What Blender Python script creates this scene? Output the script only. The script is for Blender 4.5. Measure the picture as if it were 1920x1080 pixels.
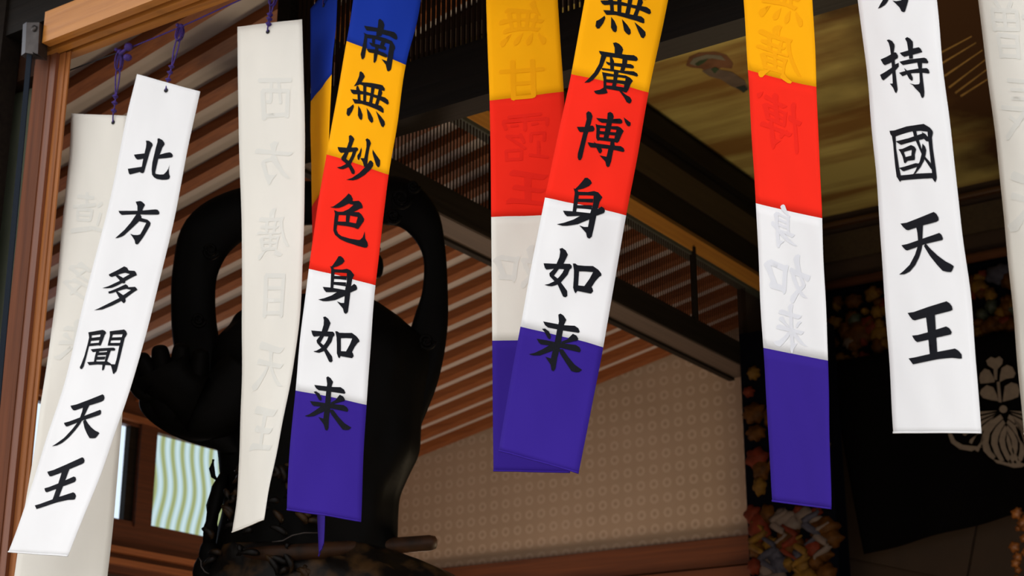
import bpy, bmesh, math, random
import numpy as np
from mathutils import Vector, Matrix
from mathutils.geometry import delaunay_2d_cdt

random.seed(7)
for o in list(bpy.data.objects):
    bpy.data.objects.remove(o)
SC = bpy.context.scene
COL = SC.collection

# ------------------------------------------------------------------ camera
F = 3055.0
PITCH, YAW = math.radians(18.7), math.radians(34.2)
FW = Vector((-math.sin(YAW) * math.cos(PITCH), math.cos(YAW) * math.cos(PITCH), math.sin(PITCH)))
RT = Vector((math.cos(YAW), math.sin(YAW), 0))
UP = RT.cross(FW)
cd = bpy.data.cameras.new('camera')
cd.sensor_width = 36.0
cd.lens = 36.0 * F / 1920.0
cd.clip_start = 0.05
cd.clip_end = 200
cd.dof.use_dof = True
cd.dof.focus_distance = 3.75
cd.dof.aperture_fstop = 6.5
cam = bpy.data.objects.new('camera', cd)
COL.objects.link(cam)
cam.matrix_world = Matrix(((RT.x, UP.x, -FW.x, 0), (RT.y, UP.y, -FW.y, 0), (RT.z, UP.z, -FW.z, 0), (0, 0, 0, 1)))
SC.camera = cam

# ------------------------------------------------------------------ world, fill lights, exposure
w = bpy.data.worlds.new('overcast_sky')
SC.world = w
w.use_nodes = True
bg = w.node_tree.nodes['Background']
bg.inputs[0].default_value = (0.975, 0.975, 0.985, 1)
bg.inputs[1].default_value = 1.84
SC.view_settings.view_transform = 'Standard'
SC.view_settings.look = 'None'
SC.view_settings.exposure = 0.0
SC.view_settings.gamma = 1.0
SC.view_settings.use_curve_mapping = False


def fill_light(name, loc, energy, color, radius, label):
    d = bpy.data.lights.new(name, 'POINT')
    d.energy = energy
    d.color = color
    d.shadow_soft_size = radius
    o = bpy.data.objects.new(name, d)
    o.location = loc
    COL.objects.link(o)
    return o


fill_light('hall_fill_light', (-2.2, 5.0, 0.45), 72, (1.0, 0.78, 0.50), 0.3, '')  # added unseen warm fill below the view, brightens the gilded ceiling
fill_light('aisle_fill_light', (-5.2, 6.9, 0.1), 42, (1.0, 0.74, 0.55), 0.3, '')  # added unseen fill, lights rafter undersides and papered wall from below
fill_light('entry_fill_light', (-4.6, 4.6, -0.2), 5, (1.0, 0.90, 0.84), 0.3, '')  # added faint fill in place of daylight bouncing in at the entrance


# ------------------------------------------------------------------ picture helpers
def ray(u, v):
    return FW + RT * ((u - 960) / F) + UP * ((540 - v) / F)


def atY(u, v, Y):
    r = ray(u, v)
    return r * (Y / r.y)


def atX(u, v, X):
    r = ray(u, v)
    return r * (X / r.x)


def atZ(u, v, Z):
    r = ray(u, v)
    return r * (Z / r.z)


def proj(P):
    d = P.dot(FW)
    return 960 + F * P.dot(RT) / d, 540 - F * P.dot(UP) / d


# ------------------------------------------------------------------ object helpers
def tag(o, label=None, cat=None, group=None, kind=None):
    if label: o['label'] = label
    if cat: o['category'] = cat
    if group: o['group'] = group
    if kind: o['kind'] = kind
    return o


def link(name, me, mat=None, parent=None, kind=None, label=None):
    o = bpy.data.objects.new(name, me)
    if mat: me.materials.append(mat)
    COL.objects.link(o)
    if parent:
        o.parent = parent
        o.matrix_parent_inverse = Matrix.Translation(-parent.location)
    if kind: o['kind'] = kind
    if label: o['label'] = label
    return o


def empty(name, loc, label, cat, group=None):
    o = bpy.data.objects.new(name, None)
    o.location = loc
    o.empty_display_size = 0.05
    COL.objects.link(o)
    return tag(o, label, cat, group)


def mesh(name, vs, fs, mat=None, parent=None, smooth=False, **k):
    me = bpy.data.meshes.new(name)
    me.from_pydata([tuple(v) for v in vs], [], fs)
    me.validate()
    bm = bmesh.new(); bm.from_mesh(me)
    bmesh.ops.recalc_face_normals(bm, faces=bm.faces)
    bm.to_mesh(me); bm.free()
    if smooth:
        for p in me.polygons: p.use_smooth = True
    return link(name, me, mat, parent, **k)


BOXF = [(0, 1, 3, 2), (4, 6, 7, 5), (0, 4, 5, 1), (2, 3, 7, 6), (0, 2, 6, 4), (1, 5, 7, 3)]


class MB:
    def __init__(s): s.v = []; s.f = []

    def box(s, lo, hi):
        n = len(s.v)
        for x in (lo[0], hi[0]):
            for y in (lo[1], hi[1]):
                for z in (lo[2], hi[2]): s.v.append((x, y, z))
        s.f += [tuple(n + i for i in f) for f in BOXF]
        return s

    def hexa(s, p):  # 8 points ordered x,y,z nested
        n = len(s.v); s.v += [tuple(q) for q in p]
        s.f += [tuple(n + i for i in f) for f in BOXF]
        return s

    def prism(s, poly, off):
        n = len(s.v); m = len(poly)
        s.v += [tuple(p) for p in poly] + [tuple(Vector(p) + off) for p in poly]
        s.f.append(tuple(range(n, n + m))); s.f.append(tuple(range(n + 2 * m - 1, n + m - 1, -1)))
        for i in range(m):
            j = (i + 1) % m
            s.f.append((n + i, n + j, n + m + j, n + m + i))
        return s

    def tube(s, pts, rad, seg=8, flat=1.0, up=Vector((0, 0, 1))):
        pts = [Vector(p) for p in pts]; n0 = len(s.v); m = len(pts)
        for i, p in enumerate(pts):
            d = (pts[min(i + 1, m - 1)] - pts[max(i - 1, 0)]).normalized()
            a = d.cross(up)
            if a.length < 1e-3: a = d.cross(Vector((1, 0, 0)))
            a.normalize(); b = d.cross(a)
            r = rad[i] if isinstance(rad, (list, tuple)) else rad
            for k in range(seg):
                t = 2 * math.pi * k / seg
                s.v.append(tuple(p + a * (r * math.cos(t)) + b * (r * flat * math.sin(t))))
        for i in range(m - 1):
            for k in range(seg):
                q = (k + 1) % seg
                s.f.append((n0 + i * seg + k, n0 + i * seg + q, n0 + (i + 1) * seg + q, n0 + (i + 1) * seg + k))
        s.f.append(tuple(n0 + k for k in range(seg))[::-1])
        s.f.append(tuple(n0 + (m - 1) * seg + k for k in range(seg)))
        return s

    def blob(s, c, r, ax=None, nu=10, nv=7, lobes=0, amp=0.0, ph=0.0):
        c = Vector(c); n0 = len(s.v)
        ax = ax or (Vector((1, 0, 0)), Vector((0, 1, 0)), Vector((0, 0, 1)))
        for i in range(nv + 1):
            th = math.pi * i / nv
            for k in range(nu):
                p = 2 * math.pi * k / nu
                g = 1 + amp * math.cos(lobes * p + ph) * math.sin(th)
                s.v.append(tuple(c + ax[0] * (r[0] * g * math.sin(th) * math.cos(p)) + ax[2] * (r[2] * g * math.sin(th) * math.sin(p)) + ax[1] * (r[1] * math.cos(th))))
        for i in range(nv):
            for k in range(nu):
                q = (k + 1) % nu
                s.f.append((n0 + i * nu + k, n0 + i * nu + q, n0 + (i + 1) * nu + q, n0 + (i + 1) * nu + k))
        return s

    def build(s, name, mat, parent=None, smooth=False, **k):
        return mesh(name, s.v, s.f, mat, parent, smooth, **k)


def box(name, lo, hi, mat, parent=None, bevel=0.0, **k):
    o = MB().box(lo, hi).build(name, mat, parent, **k)
    if bevel:
        m = o.modifiers.new('bevel', 'BEVEL'); m.width = bevel; m.segments = 2
    return o


K9 = 0.90                                        # the inner hall stands a little nearer than the papered wall


def kbox(name, lo, hi, *a, **k):
    return box(name, tuple(x * K9 for x in lo), tuple(x * K9 for x in hi), *a, **k)


def kmb(mb):
    mb.v = [tuple(c * K9 for c in v) for v in mb.v]
    return mb


def crom(P, n):
    out = []
    for i in range(len(P) - 1):
        p0, p1, p2, p3 = P[max(i - 1, 0)], P[i], P[i + 1], P[min(i + 2, len(P) - 1)]
        for k in range(n):
            t = k / n
            out.append(0.5 * ((2 * p1) + (p2 - p0) * t + (2 * p0 - 5 * p1 + 4 * p2 - p3) * t * t + (3 * p1 - p0 - 3 * p2 + p3) * t ** 3))
    out.append(P[-1].copy() if hasattr(P[-1], 'copy') else P[-1])
    return out


# ------------------------------------------------------------------ materials
def mat(name, c, rough=0.6, c2=None, scale=(8, 8, 8), bump=0.0, metal=0.0, spec=0.5, trans=0.0, detail=4.0, lo=0.3, hi=0.7, coat=0.0):
    m = bpy.data.materials.new(name); m.use_nodes = True
    nt = m.node_tree; N = nt.nodes; L = nt.links
    b = N['Principled BSDF']
    b.inputs['Roughness'].default_value = rough
    b.inputs['Metallic'].default_value = metal
    b.inputs['Specular IOR Level'].default_value = spec
    b.inputs['Coat Weight'].default_value = coat
    tc = N.new('ShaderNodeTexCoord'); mp = N.new('ShaderNodeMapping')
    mp.inputs['Scale'].default_value = scale
    L.new(tc.outputs['Object'], mp.inputs[0])
    no = N.new('ShaderNodeTexNoise'); no.inputs['Scale'].default_value = 1.0; no.inputs['Detail'].default_value = detail
    L.new(mp.outputs[0], no.inputs[0])
    cr = N.new('ShaderNodeValToRGB')
    c2 = c2 or tuple(x * 0.8 for x in c)
    cr.color_ramp.elements[0].position = lo; cr.color_ramp.elements[0].color = (*c2, 1)
    cr.color_ramp.elements[1].position = hi; cr.color_ramp.elements[1].color = (*c, 1)
    L.new(no.outputs[0], cr.inputs[0]); L.new(cr.outputs[0], b.inputs['Base Color'])
    if bump:
        bp = N.new('ShaderNodeBump'); bp.inputs['Strength'].default_value = bump; bp.inputs['Distance'].default_value = 0.01
        L.new(no.outputs[0], bp.inputs['Height']); L.new(bp.outputs[0], b.inputs['Normal'])
    if trans:
        tr = N.new('ShaderNodeBsdfTranslucent'); L.new(cr.outputs[0], tr.inputs[0])
        mx = N.new('ShaderNodeMixShader'); mx.inputs[0].default_value = trans
        L.new(b.outputs[0], mx.inputs[1]); L.new(tr.outputs[0], mx.inputs[2])
        L.new(mx.outputs[0], N['Material Output'].inputs[0])
    return m


def cloth(name, c, tr=0.12):
    m = mat(name, c, 0.85, tuple(x * 0.95 for x in c), (9, 9, 3), 0.0, spec=0.15, trans=tr, detail=2)
    nt = m.node_tree; N = nt.nodes; L = nt.links
    wv = N.new('ShaderNodeTexNoise'); wv.inputs['Scale'].default_value = 900; wv.inputs['Detail'].default_value = 1
    L.new(N['Texture Coordinate'].outputs['Object'], wv.inputs[0])
    bp = N.new('ShaderNodeBump'); bp.inputs['Strength'].default_value = 0.12; bp.inputs['Distance'].default_value = 0.001
    L.new(wv.outputs[0], bp.inputs['Height']); L.new(bp.outputs[0], N['Principled BSDF'].inputs['Normal'])
    return m


def wood(name, c, c2, axis, rough=0.5, k=1.0, bump=0.15, coat=0.0, spec=0.5):
    s = [60 * k, 60 * k, 60 * k]; s['xyz'.index(axis)] = 2.0 * k
    return mat(name, c, rough, c2, tuple(s), bump, coat=coat, spec=spec, detail=5)


WHITE_F = cloth('white_cotton', (0.82, 0.815, 0.82))
WHITE_B = cloth('cream_cotton', (0.86, 0.83, 0.76), 0.2)
BLUE = cloth('blue_cotton', (0.005, 0.03, 0.31))
YELLOW = cloth('yellow_cotton', (0.97, 0.43, 0.0))
RED = cloth('red_cotton', (0.92, 0.022, 0.008))
PURPLE = cloth('purple_cotton', (0.033, 0.012, 0.245))
INK = mat('black_ink', (0.006, 0.007, 0.011), 0.55, (0.004, 0.004, 0.006), (300, 300, 300), spec=0.06)
GH_W = cloth('seeped_ink_on_cream', (0.80, 0.785, 0.73), 0.2)
GH_WF = cloth('seeped_ink_on_white', (0.72, 0.725, 0.76))
GH_Y = cloth('seeped_ink_on_yellow', (0.90, 0.375, 0.0))
GH_R = cloth('seeped_ink_on_red', (0.83, 0.018, 0.008))
CORD = mat('purple_cord', (0.055, 0.018, 0.22), 0.7, (0.02, 0.008, 0.09), (200, 200, 200), 0.4)
BLACKROPE = mat('black_cord', (0.008, 0.006, 0.008), 0.7)
HOLE = mat('eyelet_black', (0.003, 0.003, 0.003), 0.8)

CEDAR_X = wood('honey_cedar_rail', (0.50, 0.20, 0.035), (0.36, 0.125, 0.02), 'x', 0.42, coat=0.1)
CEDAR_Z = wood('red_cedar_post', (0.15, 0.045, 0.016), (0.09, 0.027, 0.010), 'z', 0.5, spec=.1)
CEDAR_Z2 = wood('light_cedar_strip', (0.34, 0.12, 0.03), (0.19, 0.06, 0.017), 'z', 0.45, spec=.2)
RAFTER = wood('rafter_cedar', (0.36, 0.118, 0.034), (0.23, 0.07, 0.022), 'x', 0.45, bump=0.1, spec=.3)
PLASTER = mat('pale_ceiling_board', (0.66, 0.60, 0.585), 0.8, (0.56, 0.515, 0.50), (3, 3, 3))
DARK_X = wood('dark_stained_beam', (0.009, 0.006, 0.004), (0.005, 0.0035, 0.0025), 'x', 0.6, spec=.12)
DARK_Y = wood('dark_stained_beam_deep', (0.016, 0.012, 0.009), (0.009, 0.007, 0.005), 'y', 0.6, spec=.12)
GREYB = wood('grey_brown_soffit', (0.10, 0.070, 0.055), (0.07, 0.05, 0.04), 'y', 0.6)
LATT = mat('lattice_brown', (0.02, 0.010, 0.006), 0.7, spec=.1)
CREAM = wood('honey_beam', (0.72, 0.33, 0.06), (0.58, 0.24, 0.045), 'y', 0.5)
OLIVE = wood('olive_brown_board', (0.05, 0.032, 0.014), (0.034, 0.02, 0.009), 'y', 0.6)
WINWOOD = wood('window_brown_wood', (0.13, 0.040, 0.015), (0.07, 0.022, 0.009), 'y', 0.5)
SILL = wood('sill_orange_wood', (0.38, 0.14, 0.05), (0.24, 0.08, 0.03), 'y', 0.45)
BASEB = wood('wall_beam_brown', (0.20, 0.06, 0.018), (0.12, 0.036, 0.012), 'x', 0.5)
METAL = mat('zinc_plate', (0.075, 0.065, 0.06), 0.5, (0.05, 0.042, 0.04), (30, 30, 30), 0.1, metal=0.9)
STRAP = mat('navy_strap', (0.006, 0.010, 0.018), 0.8, (0.004, 0.007, 0.012), (400, 400, 400), 0.2, spec=.1)
OUTGLASS = mat('pale_green_wall', (0.17, 0.18, 0.12), 0.5, (0.11, 0.12, 0.08), (5, 5, 2))
EAVE = wood('eave_dark_boards', (0.013, 0.009, 0.006), (0.008, 0.005, 0.004), 'x', 0.8, spec=.06)
LACQ = mat('black_lacquer', (0.0035, 0.003, 0.0026), 0.5, (0.002, 0.0018, 0.0015), (6, 6, 6), 0.25, spec=0.04)
LACQ2 = mat('worn_lacquer_gilt', (0.05, 0.025, 0.009), 0.4, (0.004, 0.003, 0.0025), (14, 14, 14), 0.5, spec=0.15, lo=0.48, hi=0.68)
ROD = mat('brown_rod', (0.045, 0.018, 0.007), 0.5, (0.010, 0.006, 0.004), (14, 14, 14), 0.2, spec=.15)
FLOOR = mat('tatami_floor', (0.15, 0.105, 0.06), 0.8, (0.12, 0.085, 0.045), (4, 60, 4))
GROUND = mat('pale_gravel', (0.42, 0.40, 0.37), 0.9, (0.33, 0.31, 0.28), (20, 20, 20), 0.2)
DARKWALL = mat('dark_inner_wall', (0.035, 0.02, 0.012), 0.8)
BRWALL = mat('brown_back_wall', (0.035, 0.017, 0.007), 0.8)
CURT = mat('black_curtain', (0.003, 0.0026, 0.003), 0.95, (0.0022, 0.002, 0.0022), (5, 5, 5), spec=0.03)
CREST = mat('crest_white', (0.20, 0.155, 0.12), 0.85, (0.16, 0.125, 0.10), (40, 40, 40))
GOLD = mat('old_gold_paint', (0.12, 0.062, 0.008), 0.6, (0.06, 0.03, 0.008), (25, 25, 25), 0.4, spec=.08)
GOLD2 = mat('brown_gold_paint', (0.065, 0.024, 0.003), 0.6, (0.025, 0.009, 0.0015), (25, 25, 25), 0.4, spec=.08)
VERM = mat('vermilion_paint', (0.10, 0.015, 0.006), 0.6, (0.05, 0.009, 0.004), (25, 25, 25), 0.3, spec=.08)
GREYP = mat('pale_grey_paint', (0.095, 0.07, 0.06), 0.7, (0.08, 0.065, 0.06), (25, 25, 25), 0.3, spec=.08)
BLUEP = mat('slate_blue_paint', (0.045, 0.043, 0.06), 0.7, (0.02, 0.02, 0.03), (25, 25, 25), 0.3, spec=.08)
GREENP = mat('dark_green_paint', (0.012, 0.018, 0.008), 0.7)
NAVY = mat('navy_ground', (0.0018, 0.0022, 0.005), 0.9, spec=.03)


def painted_ceiling_mat():
    # gold ground streaked along x, passing through noise into brown towards +x
    m = mat('gilded_ceiling_boards', (0.74, 0.60, 0.19), 0.5, (0.36, 0.19, 0.05), (0.7, 5.0, 1), 0.05, lo=0.40, hi=0.60, detail=6)
    nt = m.node_tree; N = nt.nodes; L = nt.links
    sp = N.new('ShaderNodeSeparateXYZ'); L.new(N['Texture Coordinate'].outputs['Object'], sp.inputs[0])
    n2 = N.new('ShaderNodeTexNoise'); n2.inputs['Scale'].default_value = 2.2; n2.inputs['Detail'].default_value = 5
    L.new(N['Texture Coordinate'].outputs['Object'], n2.inputs[0])
    a = N.new('ShaderNodeMath'); a.operation = 'MULTIPLY_ADD'; L.new(n2.outputs[0], a.inputs[0]); a.inputs[1].default_value = 1.3; L.new(sp.outputs[0], a.inputs[2])
    r = N.new('ShaderNodeMapRange'); r.inputs['From Min'].default_value = -2.15; r.inputs['From Max'].default_value = -1.55
    L.new(a.outputs[0], r.inputs['Value'])
    mx = N.new('ShaderNodeMix'); mx.data_type = 'RGBA'
    L.new(r.outputs[0], mx.inputs[0]); L.new(N['Color Ramp'].outputs[0], mx.inputs[6]); mx.inputs[7].default_value = (0.085, 0.038, 0.014, 1)
    L.new(mx.outputs[2], N['Principled BSDF'].inputs['Base Color'])
    return m


def pattern_wall_mat():
    m = mat('patterned_wallpaper', (0.50, 0.375, 0.28), 0.8, (0.44, 0.33, 0.24), (2, 2, 2))
    nt = m.node_tree; N = nt.nodes; L = nt.links
    sp = N.new('ShaderNodeSeparateXYZ'); L.new(N['Texture Coordinate'].outputs['Object'], sp.inputs[0])

    def math_(op, a, b=None):
        n = N.new('ShaderNodeMath'); n.operation = op
        for i, x in enumerate((a, b)):
            if x is None: continue
            if isinstance(x, (int, float)): n.inputs[i].default_value = x
            else: L.new(x, n.inputs[i])
        return n.outputs[0]
    P = 0.085
    zx = math_('DIVIDE', sp.outputs[2], P)
    row = math_('FLOOR', zx)
    xs = math_('ADD', math_('DIVIDE', sp.outputs[0], P), math_('MULTIPLY', math_('MODULO', math_('ABSOLUTE', row), 2.0), 0.0))
    fx = math_('SUBTRACT', math_('FRACT', xs), 0.5); fz = math_('SUBTRACT', math_('FRACT', zx), 0.5)
    d = math_('SQRT', math_('ADD', math_('MULTIPLY', fx, fx), math_('MULTIPLY', fz, fz)))
    ring = math_('LESS_THAN', math_('ABSOLUTE', math_('SUBTRACT', d, 0.25)), 0.09)
    dot = math_('LESS_THAN', d, 0.05)
    mixn = N.new('ShaderNodeMix'); mixn.data_type = 'RGBA'
    cr = N['Color Ramp']
    L.new(math_('MULTIPLY', ring, 0.55), mixn.inputs[0]); L.new(cr.outputs[0], mixn.inputs[6]); mixn.inputs[7].default_value = (0.62, 0.50, 0.41, 1)
    mix2 = N.new('ShaderNodeMix'); mix2.data_type = 'RGBA'
    L.new(math_('MULTIPLY', dot, 0.5), mix2.inputs[0]); L.new(mixn.outputs[2], mix2.inputs[6]); mix2.inputs[7].default_value = (0.25, 0.19, 0.13, 1)
    L.new(mix2.outputs[2], N['Principled BSDF'].inputs['Base Color'])
    return m


def emis(name, c, s):
    m = bpy.data.materials.new(name); m.use_nodes = True
    N = m.node_tree.nodes; L = m.node_tree.links
    N.remove(N['Principled BSDF'])
    e = N.new('ShaderNodeEmission'); e.inputs[0].default_value = (*c, 1); e.inputs[1].default_value = s
    L.new(e.outputs[0], N['Material Output'].inputs[0])
    return m


def wavy_window_mat():
    # daylight behind a sheer curtain printed with vertical wavy bands
    m = emis('sunlit_wavy_sheer', (1, 1, 1), 1.0)
    N = m.node_tree.nodes; L = m.node_tree.links
    tc = N.new('ShaderNodeTexCoord'); sp = N.new('ShaderNodeSeparateXYZ'); L.new(tc.outputs['Object'], sp.inputs[0])

    def M(op, a, b=None):
        n = N.new('ShaderNodeMath'); n.operation = op
        for i, x in enumerate((a, b)):
            if x is None: continue
            if isinstance(x, (int, float)): n.inputs[i].default_value = x
            else: L.new(x, n.inputs[i])
        return n.outputs[0]
    wob = M('MULTIPLY', M('SINE', M('MULTIPLY', sp.outputs[2], 2 * math.pi / 0.48)), 0.020)
    ph = M('DIVIDE', M('ADD', sp.outputs[1], wob), 0.074)
    sn = M('ADD', M('MULTIPLY', M('SINE', M('MULTIPLY', ph, 2 * math.pi)), 0.5), 0.5)
    cr = N.new('ShaderNodeValToRGB')
    e = cr.color_ramp.elements
    e[0].position = 0.0; e[0].color = (0.30, 0.36, 0.16, 1)
    e[1].position = 1.0; e[1].color = (0.60, 0.76, 0.80, 1)
    x = e.new(0.22); x.color = (0.45, 0.50, 0.26, 1)
    x = e.new(0.5); x.color = (0.40, 0.56, 0.56, 1)
    L.new(sn, cr.inputs[0]); L.new(cr.outputs[0], N['Emission'].inputs[0])
    return m


# ==================================================================
# STRUCTURE
# ==================================================================
def struct(o, label=None):
    o['kind'] = 'structure'
    if label: o['label'] = label
    return o


SL = 0.203
CZ = lambda x: 2.27097 + SL * (x + 6.12693)     # rafter underside height over x
XW = -6.4                                        # window wall
struct(box('ground', (-30, -30, -1.7), (30, 2.6, -1.5), GROUND), 'pale gravel yard in front of the hall')
struct(box('floor', (-6.6, 2.6, -0.8), (4, 12, -0.6), FLOOR), 'matted hall floor below the frame')

# facade: end post, head rail with three grooves, eave
fac = struct(MB().box((-4.35, 2.90, -1.5), (-3.905, 2.97, 3.1)).build('trim_1', EAVE), 'dark outer pillar at the left edge')
struct(box('wall_front', (-4.08, 3.03, -0.6), (-3.86, 3.06, 2.29), OUTGLASS), 'pale green wall strip left of the red door post')
struct(box('trim_12', (-4.1, 2.975, 2.262), (-3.79, 3.03, 2.6), wood('dark_red_lintel', (0.03, 0.012, 0.006), (0.02, 0.008, 0.004), 'x', spec=.1)), 'dark brown board above the pale green wall strip')
struct(box('wall_left', (-4.3, 3.1, -0.6), (-4.02, 3.2, 3.2), DARKWALL), 'dark wall return behind the pillar')
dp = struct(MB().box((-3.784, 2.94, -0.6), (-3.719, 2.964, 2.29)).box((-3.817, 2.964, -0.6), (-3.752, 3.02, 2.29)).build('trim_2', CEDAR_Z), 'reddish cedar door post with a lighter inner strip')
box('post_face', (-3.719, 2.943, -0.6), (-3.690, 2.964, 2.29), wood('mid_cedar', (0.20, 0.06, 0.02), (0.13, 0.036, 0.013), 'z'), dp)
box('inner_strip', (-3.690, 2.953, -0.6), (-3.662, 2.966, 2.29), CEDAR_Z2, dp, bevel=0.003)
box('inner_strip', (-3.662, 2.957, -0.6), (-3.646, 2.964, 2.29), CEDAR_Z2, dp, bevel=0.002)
hr = struct(MB().box((atY(78, 88, 2.875).x, 2.875, 2.29), (4, 2.905, 2.395)).build('trim_3', CEDAR_X), 'honey cedar head rail with sliding door grooves')
for y0, y1, dz in ((2.905, 2.925, 0.022), (2.925, 2.952, 0.0), (2.952, 2.968, 0.024), (2.968, 3.0, 0.0)):
    box('track_ridge' if dz == 0 else 'track_groove', (-3.74, y0, 2.29 + dz), (4, y1, 2.36), CEDAR_X, hr)
struct(box('trim_4', (-4.2, 2.91, 2.395), (4, 3.1, 2.62), DARK_X), 'dark beam above the head rail')
struct(box('trim_5', (-4.3, 2.6, 2.62), (4, 3.1, 2.72), EAVE), 'dark eave board over the opening')
struct(box('wall_outer_left', (-7.5, 3.0, -1.5), (-4.1, 3.1, 3.2), DARKWALL), 'dark outer wall left of the opening')
struct(box('wall_outer_top', (-4.3, 3.0, 2.4), (4, 3.12, 4.2), DARKWALL), 'dark wall above the head rail')

# side aisle ceiling: pale boards with rafters
cs = struct(MB().hexa([(XW - .1, 3.1, CZ(XW - .1) + .046), (XW - .1, 3.1, CZ(XW - .1) + .09), (XW - .1, 8.1, CZ(XW - .1) + .046), (XW - .1, 8.1, CZ(XW - .1) + .09),
                       (-3.56, 3.1, CZ(-3.56) + .046), (-3.56, 3.1, CZ(-3.56) + .09), (-3.56, 8.1, CZ(-3.56) + .046), (-3.56, 8.1, CZ(-3.56) + .09)])
            .hexa([(-3.56, 3.1, CZ(-3.56) + .046), (-3.56, 3.1, CZ(-3.56) + .09), (-3.56, 4.36, CZ(-3.56) + .046), (-3.56, 4.36, CZ(-3.56) + .09),
                   (-2.0, 3.1, CZ(-2.0) + .046), (-2.0, 3.1, CZ(-2.0) + .09), (-2.0, 4.36, CZ(-2.0) + .046), (-2.0, 4.36, CZ(-2.0) + .09)])
            .build('ceiling', PLASTER), 'sloping aisle ceiling of pale boards and brown rafters')
me_r = {}
for k in range(24):
    y = 3.18 + 0.2048 * k
    if y > 8.0: break
    x1 = -2.0 if y < 4.28 else -3.56
    if x1 not in me_r:
        r = MB().hexa([(XW - .05, 0, CZ(XW - .05)), (XW - .05, 0, CZ(XW - .05) + .046), (XW - .05, .066, CZ(XW - .05)), (XW - .05, .066, CZ(XW - .05) + .046),
                       (x1, 0, CZ(x1)), (x1, 0, CZ(x1) + .046), (x1, .066, CZ(x1)), (x1, .066, CZ(x1) + .046)]).build('rafter', RAFTER, cs)
        r.location = (0, y, 0); me_r[x1] = r
    else:
        o = me_r[x1].copy(); COL.objects.link(o); o.location = (0, y, 0)

# patterned far wall of the aisle, its base beam
yw = 8.0
struct(mesh('wall_back', [(-6.5, yw, -.6), (-3.5, yw, -.6), (-3.5, yw, CZ(-3.5) + .05), (-6.5, yw, CZ(-6.5) + .05),
                          (-6.5, yw + .06, -.6), (-3.5, yw + .06, -.6), (-3.5, yw + .06, CZ(-3.5) + .05), (-6.5, yw + .06, CZ(-6.5) + .05)],
            [(0, 1, 2, 3), (7, 6, 5, 4), (0, 4, 5, 1), (2, 6, 7, 3), (0, 3, 7, 4), (1, 5, 6, 2)], pattern_wall_mat()), 'beige wall papered with small flower rings')
bb = struct(box('trim_6', (-6.4, 7.94, 1.40), (-3.5, 8.0, 1.555), BASEB, bevel=0.004), 'brown beam along the foot of the papered wall')
box('lower_strip', (-6.4, 7.9, 1.30), (-3.5, 8.0, 1.385), BASEB, bb)

# window wall of the aisle
struct(box('wall_side', (XW - .12, 3.1, -.6), (XW - .06, 8.1, 2.3), DARKWALL), 'dark side wall around the windows')
wn = struct(MB().box((XW - .06, 3.1, 1.30), (XW, 8.0, 1.575)).box((XW - .06, 3.1, 2.08), (XW, 8.0, 2.3))
            .box((XW - .06, 5.89, 1.55), (XW + .015, 6.005, 2.1)).box((XW - .06, 6.98, 1.55), (XW, 8.0, 2.1)).build('window_1', WINWOOD), 'brown window frame of the side wall')
box('window_post', (XW - .05, 5.83, 1.55), (XW - .01, 5.89, 2.1), DARK_Y, wn)
box('sill_rail', (XW, 3.1, 1.395), (XW + .05, 7.95, 1.425), SILL, wn)
box('sill_rail', (XW, 3.1, 1.335), (XW + .04, 7.95, 1.365), SILL, wn)
box('top_rail', (XW, 3.1, 2.10), (XW + .03, 7.95, 2.13), SILL, wn)
box('window_pane', (XW - .055, 6.0, 1.57), (XW - .045, 6.99, 2.09), wavy_window_mat(), wn, label='window pane with a sheer curtain of wavy vertical bands')
box('window_pane', (XW - .055, 4.2, 1.57), (XW - .045, 5.835, 2.09), emis('bright_daylight_pane', (0.72, 0.85, 1.0), 1.15), wn, label='bright plain window pane')

# beam running into the depth, lattice above it, honey beam and boards
b1 = struct(kmb(MB().box((-3.99, 4.4, 2.525), (-3.88, 8.2, 2.655))).build('trim_7', DARK_Y), 'black beam running into the hall under the lattice')
kbox('soffit_board', (-4.03, 4.4, 2.515), (-3.885, 8.2, 2.526), GREYB, b1)
kbox('soffit_edge', (-4.06, 4.4, 2.50), (-4.025, 8.2, 2.53), DARK_Y, b1)
lt = empty('side_lattice', (-3.9 * K9, 6.4 * K9, 2.66 * K9), 'fine brown lattice of upright rods above the black beam', 'lattice')
m_ = MB()
y = 4.5
while y < 8.15:
    m_.box((-3.9035, y, 2.65), (-3.901, y + .0095, 3.03)); y += 0.0245
kmb(m_).build('lattice_rods', LATT, lt, kind='stuff')
for y in (5.555, 7.47):
    kbox('lattice_post', (-3.90, y, 2.64), (-3.875, y + .022, 3.07), DARK_Y, lt)
b2 = struct(kbox('trim_8', (-3.96, 4.4, 3.045), (-3.885, 9.2, 3.135), CREAM), 'honey coloured beam above the lattice')
kbox('beam_fillet', (-3.955, 4.4, 3.025), (-3.89, 9.2, 3.045), mat('green_grey_fillet', (0.06, 0.065, 0.05), 0.6), b2)
kbox('upper_fillet', (-3.95, 4.4, 3.135), (-3.89, 9.2, 3.16), wood('brown_fillet', (0.2, 0.09, 0.02), (0.13, 0.06, 0.015), 'y'), b2)
struct(kbox('wall_hall_side', (-3.96, 8.15, -.66), (-3.93, 9.3, 3.03), DARKWALL), 'dark side wall of the hall behind the carved pillar')
ub = struct(kbox('wall_upper', (-3.97, 4.4, 3.16), (-3.90, 9.3, 3.80), DARK_Y), 'dark boards under the gilded ceiling')
kbox('board', (-3.90, 4.4, 3.33), (-3.892, 9.2, 3.50), OLIVE, ub)
kbox('board', (-3.90, 4.4, 3.58), (-3.86, 9.2, 3.70), DARK_Y, ub)

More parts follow.
